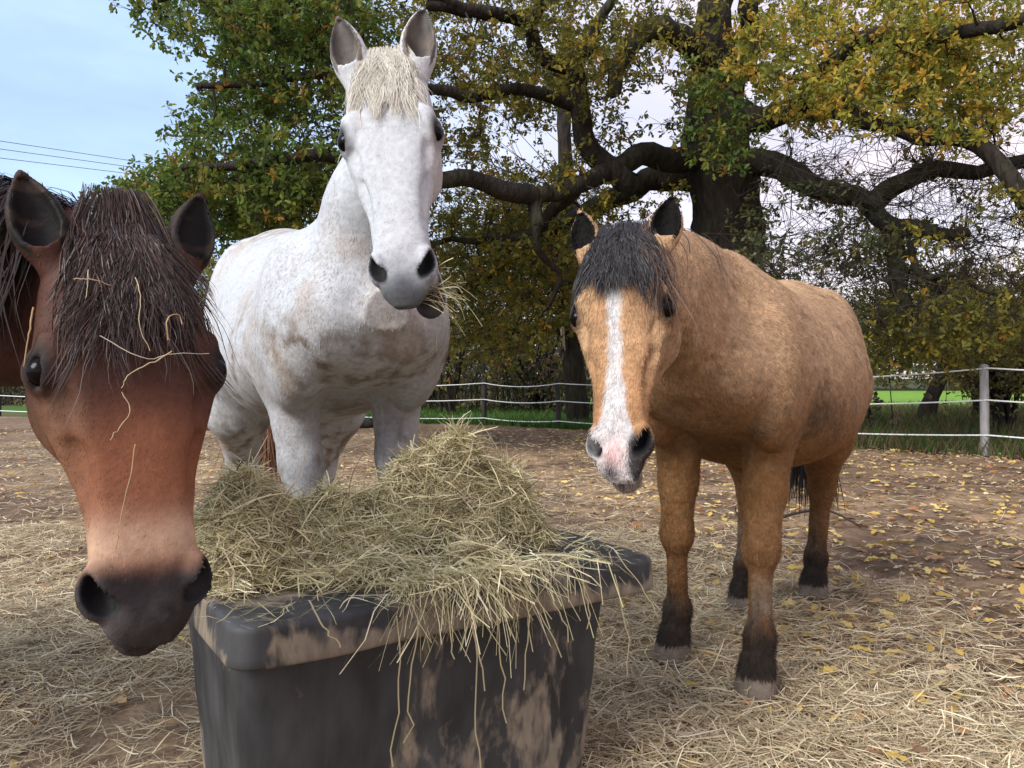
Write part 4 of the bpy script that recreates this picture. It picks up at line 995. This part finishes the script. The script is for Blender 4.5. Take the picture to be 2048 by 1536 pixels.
    for s_ in (1, -1):
        eo = nrm(Sa * s_ * 0.66 + Fa * 0.75); ex = nrm(La * .95 - Fa * .3); ex = nrm(ex - eo * (ex @ eo)); r = (v - Hd(.350, -.034, s_ * .172) - eo * .034 * hl) / hl; qd = np.sqrt((r @ ex / .080) ** 2 + (r @ np.cross(ex, eo) / .052) ** 2 + (r @ eo / .07) ** 2); eye = np.maximum(eye, sstep(1.15, .45, qd))
    C['eye'] = eye
    C['mouth'] = sstep(.020, .008, np.abs((C['f'] + .155))) * sstep(.84, .90, C['l']) * (C['l'] < 1.15)
    hoof = np.zeros(len(v)); low = np.zeros(len(v))
    hz = np.abs(v[:, 2])
    hoof = (v[:, 2] < .043 * Hw).astype(float)
    C['hoof'] = hoof
    C['n'] = nn
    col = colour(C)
    # --- short coat hair inside the same mesh
    rg = np.random.default_rng(7)
    cen = v[q].mean(1); fnm = nrm(np.cross(v[q[:, 2]] - v[q[:, 0]], v[q[:, 3]] - v[q[:, 1]]))
    view = nrm(np.array([0, 0, CH]) - cen); vis = np.clip((fnm * view).sum(1) + 0.45, 0.12, 1)
    dist = np.linalg.norm(np.array([0, 0, CH]) - cen, axis=1)
    wgt = fa * vis / dist ** 1.3 * (1 - .6 * C['earin'][q[:, 0]]) * (C['nostril'][q[:, 0]] < .3) * (C['eye'][q[:, 0]] < .45) * (1 - C['hoof'][q[:, 0]])
    pick = rg.choice(len(q), nfur, p=wgt / wgt.sum()); uv = rg.uniform(size=(nfur, 2))
    qq = v[q[pick]]; a = qq[:, 0] * (1 - uv[:, :1]) + qq[:, 1] * uv[:, :1]; b = qq[:, 3] * (1 - uv[:, :1]) + qq[:, 2] * uv[:, :1]; root = a * (1 - uv[:, 1:]) + b * uv[:, 1:]
    fc = col[q[pick, 0]]; fnn = nrm(nn[q[pick, 0]])
    hd_ = (C['ishead'][q[pick, 0]] > .5)[:, None]
    lz = sstep(.55, .35, root[:, 2] / Hw)[:, None]
    flow = np.where(hd_, La[None] * 1.0 + 0.25 * Sa[None] * np.sign(C['s'][q[pick, 0]])[:, None], (-F3[None] * .55 - UP[None] * .75) * (1 - lz) - UP[None] * lz - F3[None] * .15 * lz)
    em = (C['ear'][q[pick, 0]] > .5)[:, None]; flow = np.where(em, -La[None], flow)
    flow = flow + 0.35 * (np.stack([fbm(root, 9, s0, 2) for s0 in (1, 2, 3)], -1) - 0.5) * 2 + rg.normal(size=root.shape) * 0.22
    flow = nrm(flow - fnn * (flow * fnn).sum(1, keepdims=True))
    ln = furlen * rg.uniform(0.6, 1.3, nfur) * np.where(hd_[:, 0], 0.65, 1.0) * (1 + .35 * ((root[:, 2] / Hw > .06) & (root[:, 2] / Hw < .14)))
    t_ = np.linspace(0, 1, 3)[None, :, None]; lift = rg.uniform(0.18, 0.5, nfur)[:, None, None]
    path = root[:, None] - fnn[:, None] * 0.001 + (flow[:, None] * t_ + fnn[:, None] * (lift * t_ * (1 - 0.45 * t_))) * ln[:, None, None]
    wd = np.array([1, .8, .15])[None] * (0.0009 + 0.0005 * dist[pick] / 2)[:, None] * rg.uniform(.7, 1.3, (nfur, 1))
    fcc = np.clip(fc * (rg.uniform(1 - furvar, 1 + furvar, (nfur, 1)) * (.85 + .3 * fbm(root, 45, 77, 2)[:, None])), 0, 1)
    fv, fq, fcl = ribbons(path, wd, nrm(np.cross(flow, fnn)), fcc)
    allv = np.vstack([v, fv]); allc = np.vstack([col, fcl]); allq = np.vstack([q, fq + len(v)])
    root_ = empty(name, O, label, cat); H.root = root_
    mk('body', allv, allq, mat or M_coat, root_, allc)
    # --- eyes
    for s_ in (1, -1):
        eo = nrm(Sa * s_ * 0.66 + Fa * 0.75); ec = Hd(.350, -.034, s_ * .172) + eo * .004 * hl; r = .039 * hl
        th = np.linspace(0, np.pi, 14); ph = np.linspace(0, 2 * np.pi, 25)[:-1]
        T_, Ph = np.meshgrid(th, ph, indexing='ij'); sv = np.stack([np.sin(T_) * np.cos(Ph), np.sin(T_) * np.sin(Ph), np.cos(T_)], -1).reshape(-1, 3) * r + ec
        i_, j_ = np.meshgrid(np.arange(13), np.arange(24), indexing='ij'); sq = np.stack([i_ * 24 + j_, (i_ + 1) * 24 + j_, (i_ + 1) * 24 + (j_ + 1) % 24, i_ * 24 + (j_ + 1) % 24], -1).reshape(-1, 4)
        mk('eye', sv, sq, M_eye, root_, np.broadcast_to(np.array([0.005, 0.0035, 0.003]), sv.shape).copy())
    return H

def hair(H, name, roots, dirs, length, fall, cols, width, K=10, jitter=0.012, keep_out=None, label=None, clump=0):
    """Long hair: strands leave along dirs and turn towards fall; stay outside the body field through keep_out(p)."""
    n = len(roots); p = roots.copy(); d = nrm(dirs); path = [p.copy()]; st = (length / (K - 1))[:, None]
    wob = rng.normal(size=(n, 3)) * 0.10
    for k in range(K - 1):
        t = (k + 1) / (K - 1)
        d = nrm(d + (fall - d) * (0.30 + 0.25 * t) + wob * 0.35 + rng.normal(size=(n, 3)) * jitter * 6 * 0.3)
        p = p + d * st
        if keep_out is not None: p = keep_out(p)
        path.append(p.copy())
    path = np.stack(path, 1)
    ng = max(6, n // 40); gi = rng.choice(n, ng, replace=False)
    best = np.zeros(n, int)
    for i0 in range(0, n, 2000): best[i0:i0 + 2000] = np.argmin(((roots[i0:i0 + 2000, None] - roots[gi][None]) ** 2).sum(-1), 1)
    tt = np.linspace(0, 1, K)[None, :, None]; str_ = rng.uniform(.25, .95, n)[:, None, None] * np.where(rng.uniform(size=n) < .12, .1, 1)[:, None, None]
    gp = path[gi][best] + (roots - roots[gi][best])[:, None] * (1 - .8 * tt)
    ph = rng.uniform(0, 6.28, (ng, 2)); wave = np.stack([np.sin(tt[..., 0] * 7 + ph[best, :1]), np.cos(tt[..., 0] * 6 + ph[best, 1:])], -1) * (tt * .012)
    path = path + (gp - path) * (tt ** .8) * str_ + H.Sa * wave[..., :1] + H.Fa * wave[..., 1:] * .5
    w = width[:, None] * np.concatenate([np.ones(K - 3), [.8, .55, .15]])[None]
    sd = nrm(np.cross(d, nrm(rng.normal(size=(n, 3)) * 0.7 + H.Fa)))
    v, q, c = ribbons(path, w, sd, cols)
    o = mk(name, v, q, M_hair, H.root, c)
    if label: o['label'] = label
    return o
def face_keep(H, margin):
    """Pushes hair points in front of the skull surface."""
    sk = np.array(SK)
    def fn(p):
        r = (p - H.poll) / H.hl; l_ = r @ H.La; f_ = r @ H.Fa; s_ = r @ H.Sa / H.hws
        hw = np.interp(l_, sk[:, 0], sk[:, 1]) + .02; top = np.interp(l_, sk[:, 0], sk[:, 2])
        q = np.clip(np.abs(s_) / hw, 0, 1); surf = top + .012 - (1 - np.sqrt(np.maximum(1 - q ** 2.6, 0))) * .13
        push = np.maximum(surf + margin * rng.uniform(.4, 1, len(p)) - f_, 0) * (l_ > -.08) * (np.abs(s_) < hw + .02)
        return p + H.Fa[None] * (push * H.hl)[:, None]
    return fn
def forelock(H, n, l0, l1, sw, lmin, lmax, sway, cols, width, margin=.02, label=None, spread=.12, s0=0.0):
    l_ = rng.uniform(l0, l1, n); s_ = rng.normal(size=n) * sw; s_ = np.clip(s_, -2 * sw, 2 * sw)
    so_ = s_ + s0
    roots = H.poll + H.hl * (H.La * l_[:, None] + H.Sa * so_[:, None] - H.Fa * (abs(s0) > 0) * .03 + H.Fa * (np.interp(l_, [-.1, 0, .1], [-.02, .0, .012])[:, None] - 0.01))
    clump = np.round(s_ / (sw * 0.22)) ; r2 = np.random.default_rng(5); cj = r2.normal(size=200)
    cs = cj[(clump.astype(int) + 100) % 200]
    dirs = H.Fa[None] * .45 + H.La[None] * .8 + H.Sa[None] * (s_ / sw * .08)[:, None]
    fall = nrm(H.La[None] * .95 + np.array([0, 0, -.25]) + H.Sa[None] * (sway + s_ / sw * spread + cs * .10)[:, None] - H.Fa[None] * .16)
    ln = rng.uniform(lmin, lmax, n) * H.hl * (1 + .12 * cs)
    c = cols(n, s_ / sw); 
    return hair(H, 'forelock', roots, dirs, ln, fall, c, width(n), 12, .010, face_keep(H, margin), label)
def mane(H, n, t0, t1, side, lmin, lmax, cols, width, label=None, spread=.25):
    B0, NA, NU, NS, NL = H.neck; t = rng.uniform(t0, t1, n); tab = H.necktab
    top = np.interp(t * NL, tab[:, 0], tab[:, 2]); w = np.interp(t * NL, tab[:, 0], tab[:, 1])
    so = rng.normal(size=n) * .012
    roots = B0 + NA * (t * NL)[:, None] + NU * (top - .008)[:, None] + NS * so[:, None]
    sgn = np.sign(side) * np.where(rng.uniform(size=n) < abs(side), 1, -1)
    def keep(p):
        r = p - B0; u = r @ NA; m = r @ NU; s_ = r @ NS
        tw = np.interp(u, tab[:, 0], tab[:, 1]); tt = np.interp(u, tab[:, 0], tab[:, 2]); bb = np.interp(u, tab[:, 0], tab[:, 3])
        z = np.clip((m - (tt + bb) / 2) / ((tt - bb) / 2), -1, 1); hw = tw * (1 - .22 * z) * np.sqrt(np.maximum(1 - np.abs(z) ** 2.1, .0)) + .012
        need = np.maximum(hw - np.abs(s_), 0) * (m < tt) * np.where(np.abs(s_) > 0, 1, 1)
        return p + NS[None] * (need * np.where(s_ == 0, 1, np.sign(s_)))[:, None]
    dirs = NU[None] * .9 + NS[None] * (sgn * .8)[:, None]
    fall = nrm(np.array([0, 0, -1.0]) + NS[None] * (sgn * .10)[:, None] + NA[None] * rng.normal(size=(n, 1)) * .12)
    return hair(H, 'mane', roots, dirs, rng.uniform(lmin, lmax, n), fall, cols(n, so), width(n), 10, .010, keep, label)
def tail(H, n, length, cols, width):
    b = H.Wd((-.965, 0, .86)); off = rng.normal(size=(n, 3)) * np.array([.022, .022, .02])
    dirs = -H.F3[None] * .8 + np.array([0, 0, -.5]) + rng.normal(size=(n, 3)) * .15
    fall = nrm(np.array([0, 0, -1.0]) - H.F3[None] * .04 + rng.normal(size=(n, 3)) * .07)
    return hair(H, 'tail', b + off, dirs, length * rng.uniform(.65, 1.05, n), fall, cols(n, None), width(n), 12, .006)

def base_col(n, c): return np.broadcast_to(np.array(c, float), (n, 3)).copy()
# ---- the white horse
def col_white(C):
    p = C['p']; n = len(p); c = base_col(n, (.45, .462, .478))
    sp = fbm(p, 60, 3, 2); c = mix(c, (.33, .30, .28), sstep(.58, .74, sp) * (.5 - .42 * C['ishead']) * sstep(.35, .65, fbm(p, 3.5, 33, 2)))
    pk = fbm(p, 6, 8, 3); c = mix(c, (.45, .40, .39), sstep(.5, .75, pk) * .35)
    body = 1 - C['ishead']
    m = fbm(p * np.array([1, 1, .8]), 7, 40, 4); m2 = fbm(p, 30, 41, 3)
    reg = np.maximum.reduce([np.exp(-((C['x'] + .06) / .10) ** 2 - ((C['z'] - .62) / .12) ** 2), 1.1 * np.exp(-((C['x'] + .30) / .16) ** 2 - ((C['z'] - .555) / .06) ** 2),
                             .75 * np.exp(-((C['x'] - .22) / .10) ** 2 - ((C['z'] - .64) / .10) ** 2), .8 * np.exp(-((C['z'] - .40) / .12) ** 2), .55 * np.exp(-((C['z'] - .97) / .05) ** 2) * (C['x'] < 0)])
    c = mix(c, (.17, .125, .088), np.clip(sstep(.42, .66, m * .45 + m2 * .55) * reg * body * 1.3, 0, .9))
    c = mix(c, (.42, .35, .29), sstep(.48, .8, m) * body * .5)
    l, f, s = C['l'], C['f'], C['s']; hd = C['ishead']
    mz = hd * sstep(.87, 1.0, l + .05 * (fbm(p, 14, 9, 2) - .5) - .10 * np.abs(s) + 0.35 * np.maximum(-.10 - f, 0) * (l > .8))
    c = mix(c, (.085, .09, .10), mz * .92)
    c = mix(c, (.05, .052, .058), hd * np.exp(-((l - .955) / .055) ** 2 - (s / .05) ** 2) * .8)
    c = mix(c, (.22, .23, .25), hd * sstep(.78, .9, l) * (1 - mz) * .35)
    c = mix(c, (.055, .052, .055), hd * (f < -.165) * sstep(.84, .92, l) * .9)
    c = mix(c, (.03, .028, .028), C['eye'] ** 1.3 * .9 * hd)
    c = mix(c, mix(base_col(n, (.11, .082, .055)), (.045, .034, .026), sstep(.35, .65, fbm(p * np.array([1, 1, .4]), 30, 23, 3))), C['earin'] * .92)
    c = mix(c, (.012, .012, .013), C['nostril']); c = mix(c, (.03, .02, .02), C['mouth'] * hd)
    c = mix(c, (.50, .40, .35), hd * sstep(.10, .16, s) * sstep(.3, .45, l) * (l < .8) * .25)
    c = mix(c, (.22, .19, .16), C['hoof'])
    return c
W = build_horse('horse', 'white horse with mud flecks, ears pricked, chewing behind the hay heap', 1.66, (-.565, 2.56), (.434, -.90), P(766, 118, 1.95), P(804, 574, 1.755), (.03, -1, 0),
    dict(fr=P(642, HZ, 2.42)[:2], fl=P(792, HZ, 2.55)[:2], hr=P(497, HZ, 3.62)[:2], hl=P(652, HZ, 3.48)[:2]),
    (.137, .33, .078, .05, -.10, .06), ((.10, 0, .78), .19, .095, .14, .078, .0), col_white, fat=.97, withers=.55, wdrop=.05, jawshift=.085, legk=.84, hws=.96, furlen=.010, nfur=90000, muz=1.07)
wc = lambda c, v=.3: (lambda n, s: np.array(c) * rng.uniform(1 - v, 1 + v, (n, 1)))
forelock(W, 2600, -.09, .10, .050, .08, .30, .0, wc((.56, .52, .44), .13), lambda n: rng.uniform(.0006, .0013, n), .007, spread=.16)
mane(W, 700, .1, .95, .9, .10, .22, wc((.6, .54, .45), .2), lambda n: rng.uniform(.0015, .003, n))
tail(W, 900, 1.15, wc((.20, .095, .055), .5), lambda n: rng.uniform(.003, .006, n))

# ---- the tan pony
def col_tan(C):
    p = C['p']; n = len(p); z = C['z']
    w = fbm(p, 5, 12, 3)
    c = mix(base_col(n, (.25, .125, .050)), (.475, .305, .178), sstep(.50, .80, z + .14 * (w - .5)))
    c = mix(c, (.33, .19, .09), sstep(.45, .7, fbm(p, 11, 14, 3)) * .38)
    c = mix(c, (.17, .115, .075), sstep(.54, .70, fbm(p, 9, 15, 2) * .4 + fbm(p, 38, 25, 3) * .6) * sstep(.5, .62, z) * (1 - C['ishead']) * .62)
    c = mix(c, (.60, .40, .24), sstep(.56, .72, fbm(p, 45, 26, 3)) * sstep(.6, .75, z) * .5)
    c = mix(c, (.13, .085, .05), np.exp(-((C['x'] + .02) / .09) ** 2 - ((z - .60) / .08) ** 2) * sstep(.42, .6, fbm(p, 9, 16, 2) * .4 + fbm(p, 40, 17, 3) * .6) * .9)
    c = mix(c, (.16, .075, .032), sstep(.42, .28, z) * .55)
    c = mix(c, (.22, .16, .11), sstep(.30, .20, z) * sstep(.40, .6, fbm(p * np.array([1, 1, .3]), 22, 18, 3)) * .9)
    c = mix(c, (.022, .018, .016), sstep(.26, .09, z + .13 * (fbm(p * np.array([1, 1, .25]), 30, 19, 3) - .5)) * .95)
    l, f, s = C['l'], C['f'], C['s']; hd = C['ishead']; jit = .02 * (fbm(p, 26, 20, 3) - .5)
    face = mix(base_col(n, (.41, .24, .125)), (.34, .165, .072), sstep(.45, .8, l) * .6); face = mix(face, (.50, .36, .22), sstep(.10, .15, np.abs(s)) * .3)
    face = mix(face, (.20, .105, .055), np.exp(-((l - .30) / .12) ** 2) * sstep(.01, .06, s) * .6)
    c = mix(c, face, hd * sstep(-.30, -.18, f))
    jit = jit * 1.8; bl = np.interp(l, [.1, .25, .45, .62, .75, .86, .95], [.020, .030, .024, .027, .042, .070, .09]); bc = np.interp(l, [.1, .3, .6, .9], [-.025, -.020, -.008, -.015])
    blz = sstep(bl + .014, bl - .014, np.abs(s - bc + jit)) * hd * (f > -.2) * sstep(.10, .16, l)
    c = mix(c, (.56, .55, .55), blz * (.75 + .25 * fbm(p, 60, 27, 2)))
    c = mix(c, (.56, .53, .52), hd * sstep(.80, .90, l) * sstep(.03, -.02, s) * (f > -.16))
    c = mix(c, (.58, .36, .33), hd * np.exp(-((l - .945) / .06) ** 2 - ((s + .015) / .045) ** 2) * .85)
    c = mix(c, (.035, .033, .035), hd * sstep(.025, .055, s + jit) * sstep(.84, .90, l) * .95)
    c = mix(c, (.06, .055, .06), hd * np.exp(-((l - 1.0) / .03) ** 2 - ((s + .03) / .035) ** 2))
    c = mix(c, (.30, .24, .20), hd * (f < -.16) * sstep(.85, .93, l) * .8)
    c = mix(c, (.018, .014, .012), C['eye'] * hd)
    c = mix(c, (.006, .005, .0045), C['earin'])
    c = mix(c, (.010, .010, .011), C['nostril']); c = mix(c, (.02, .015, .015), C['mouth'] * hd)
    c = mix(c, (.17, .135, .105), C['hoof'] * (.75 + .25 * sstep(.4, .6, fbm(p, 20, 4, 2))))
    return c
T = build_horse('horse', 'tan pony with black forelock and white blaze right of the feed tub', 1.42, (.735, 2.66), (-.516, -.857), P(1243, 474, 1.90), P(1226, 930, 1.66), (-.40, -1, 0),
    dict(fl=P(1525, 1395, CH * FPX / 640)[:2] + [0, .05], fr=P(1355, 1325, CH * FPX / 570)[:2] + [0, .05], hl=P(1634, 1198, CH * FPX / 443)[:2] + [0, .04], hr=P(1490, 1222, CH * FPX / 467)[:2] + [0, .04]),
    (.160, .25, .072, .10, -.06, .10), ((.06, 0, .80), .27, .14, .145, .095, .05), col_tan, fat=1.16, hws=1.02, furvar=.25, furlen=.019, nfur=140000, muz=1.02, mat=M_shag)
def tancol(n, s):
    c = np.array((.020, .017, .018)) * rng.uniform(.6, 1.6, (n, 1)); k = (s > 1.3) & (rng.uniform(size=n) < .35); c[k] = np.array((.08, .038, .02)) * rng.uniform(.6, 1.4, (k.sum(), 1)); return c
forelock(T, 4000, -.10, .08, .053, .10, .33, .03, tancol, lambda n: rng.uniform(.0009, .0018, n), .026, spread=.2)
forelock(T, 170, -.02, .07, .018, .25, .47, .20, lambda n, s: np.array((.065, .032, .018)) * rng.uniform(.3, 1.4, (n, 1)), lambda n: rng.uniform(.0010, .0021, n), .02, s0=.135)
mane(T, 1200, .05, .90, -1.0, .15, .32, wc((.03, .024, .02), .5), lambda n: rng.uniform(.002, .004, n))
tail(T, 900, .95, wc((.025, .02, .018), .5), lambda n: rng.uniform(.003, .006, n))

# ---- the bay
def col_bay(C):
    p = C['p']; n = len(p); z = C['z']; l, f, s = C['l'], C['f'], C['s']; hd = C['ishead']
    c = mix(base_col(n, (.055, .022, .012)), (.028, .013, .009), sstep(.45, .7, fbm(p, 5, 51, 3)))
    face = mix(base_col(n, (.060, .022, .013)), (.18, .064, .029), sstep(.38, .60, l + .06 * (fbm(p, 8, 52, 2) - .5)))
    face = mix(face, (.17, .085, .045), sstep(.08, .16, -s) * sstep(.25, .4, l) * .7)
    face = mix(face, (.46, .30, .20), np.exp(-((l - .785) / .065) ** 2) * .8 * (.8 + .4 * fbm(p, 25, 57, 3)))
    face = mix(face, (.06, .024, .014), np.exp(-((np.abs(s) - .155) / .05) ** 2 - ((l - .36) / .10) ** 2) * .8)
    face = mix(face, (.27, .10, .05), np.exp(-((l - .6) / .12) ** 2 - ((s - .01) / .05) ** 2) * .5)
    face = mix(face, (.020, .016, .016), sstep(.825, .90, l + .22 * np.maximum(np.abs(s) - .03, 0) + .06 * (fbm(p, 22, 53, 3) - .5)))
    face = mix(face, (.13, .115, .11), np.exp(-((l - .955) / .05) ** 2 - ((s + .085) / .03) ** 2) * .8)  # grey highlight painted into the muzzle colour on one side
    face = mix(face, (.045, .038, .036), sstep(.9, .95, l) * sstep(.45, .65, fbm(p, 30, 58, 3)) * .7)
    c = mix(c, face, hd * sstep(-.46, -.38, f))
    c = mix(c, (.30, .25, .22), hd * np.exp(-((l - .90) / .05) ** 2 - ((f + .13) / .04) ** 2) * .7)
    c = mix(c, (.014, .010, .009), C['eye'] * hd)
    c = mix(c, (.022, .013, .009), C['ear'] * .8); c = mix(c, (.006, .0045, .004), C['earin'])
    c = mix(c, (.035, .022, .015), C['earin'] * sstep(.55, .7, fbm(p * np.array([.3, .3, 1]), 60, 54, 2)))
    c = mix(c, (.006, .006, .007), C['nostril']); c = mix(c, (.008, .006, .006), C['mouth'] * hd)
    c = mix(c, (.016, .012, .011), sstep(.36, .26, z)); c = mix(c, (.05, .04, .035), C['hoof'])
    return c
B = build_horse('horse', 'dark bay horse close at the left with straw in its tangled black forelock', 1.42, (-1.80, 1.62), (.93, -.37), P(248, 486, 1.20), P(318, 1262, 1.05), (.61, -.79, 0), {},
    (.146, .255, .072, .22, -.02, .10), ((.12, 0, .82), .27, .15, .13, .10, .04), col_bay, fat=1.08, hws=1.13, lid=.5, furvar=.35, furlen=.009, nfur=110000, muz=1.10, fine=.0045)
forelock(B, 2500, -.19, .07, .040, .12, .44, .02, wc((.040, .021, .016), .9), lambda n: rng.uniform(.0007, .0017, n), .022, spread=.22)
mane(B, 7000, .0, .91, -.85, .22, .46, wc((.030, .018, .016), .6), lambda n: rng.uniform(.0012, .0026, n))
tail(B, 700, .95, wc((.02, .015, .013), .5), lambda n: rng.uniform(.003, .006, n))

# ------------------------------------------------------------------ hay in the mouth and in the forelock
wis = Acc(); mo = W.Hd(.955, -.15, .10)
n = 60; t = np.linspace(0, 1, 7); d = nrm(np.array([1.0, -.15, .15]) + rng.normal(size=(n, 3)) * .55); ln = rng.uniform(.04, .12, n)
path = mo + rng.normal(size=(n, 1, 3)) * .016 - d[:, None] * .02 + d[:, None] * (t[None, :, None] * ln[:, None, None]); path[:, :, 2] -= (t ** 2)[None] * (ln * rng.uniform(0, .7, n))[:, None]
wis.add(*ribbons(path, np.full((n, 7), .0018), nrm(rng.normal(size=(n, 3))), hay_cols(n)))
for e in ((930, 640, .0), (925, 585, .02), (900, 545, .0)):
    a = mo; b = P(e[0], e[1], 1.70); m = (a + b) / 2 + np.array([.02, 0, .01]); q = spline(np.array([a, m, b]), 10)
    wis.add(*ribbons(q[None], np.full((1, 10), .0022), np.array([[0, 0, 1.0]]), np.array([[.42, .38, .2]])))
tag(wis.build('hay_wisp', M_hay, None, smooth=False, org=mo), 'wisp of hay sticking out of the mouth of the white horse', 'hay wisp')
def straw_on(pts, w, col, label, off=.02):
    q = spline(np.array([B.Hd(l_, f_, s_) for l_, f_, s_ in pts]), 14)
    q[1:-1] += rng.normal(size=(12, 3)) * .0006; v, f = tubes(q[None], w * .20 * np.linspace(1, .6, 14)[None] * rng.uniform(.8, 1.2, (1, 14)), 5)
    tag(mk('straw_stalk', v, f, M_hay, None, np.broadcast_to(np.array(col), v.shape).copy(), org=q[7]), label, 'straw', 'straw stalks caught on the bay horse')
PALE = (.55, .42, .25)
straw_on([(.30, .085, -.08), (.36, .09, .0), (.345, .085, .06), (.33, .05, .15)], .004, (.62, .56, .44), 'long white stalk lying across the right brow of the bay horse')
straw_on([(.56, .035, -.02), (.64, .03, -.035), (.72, .02, -.055), (.80, .012, -.07)], .005, (.36, .26, .13), 'long bent stalk stuck to the nose of the bay horse')
straw_on([(.14, .085, .0), (.2, .10, .005), (.27, .10, -.005), (.34, .09, .015)], .004, PALE, 'upright stalk down the middle of the black forelock')
straw_on([(.31, .09, .055), (.28, .11, .05), (.25, .105, .06), (.245, .10, .08), (.27, .10, .085)], .006, (.5, .34, .17), 'curled brown strip in the forelock above the brow')
straw_on([(.34, .09, .06), (.37, .09, .02), (.40, .085, -.03), (.43, .075, -.045)], .005, PALE, 'thick pale stalk slanting over the forehead between the eyes')
straw_on([(.12, .07, -.09), (.16, .08, -.095), (.20, .08, -.10)], .004, PALE, 'short upright stalk beside the left ear in the forelock')
straw_on([(.15, .075, -.12), (.152, .085, -.09), (.165, .085, -.05)], .004, PALE, 'short level stalk crossing another near the left ear')
straw_on([(.20, .01, -.19), (.27, .0, -.2), (.34, -.02, -.21)], .007, (.42, .27, .14), 'thick broken stalk on the dark mane outside the left eye')
straw_on([(.44, .075, -.045), (.48, .065, -.03), (.52, .055, -.05), (.55, .045, -.07)], .004, PALE, 'thin pale stalk at the lower end of the forelock')
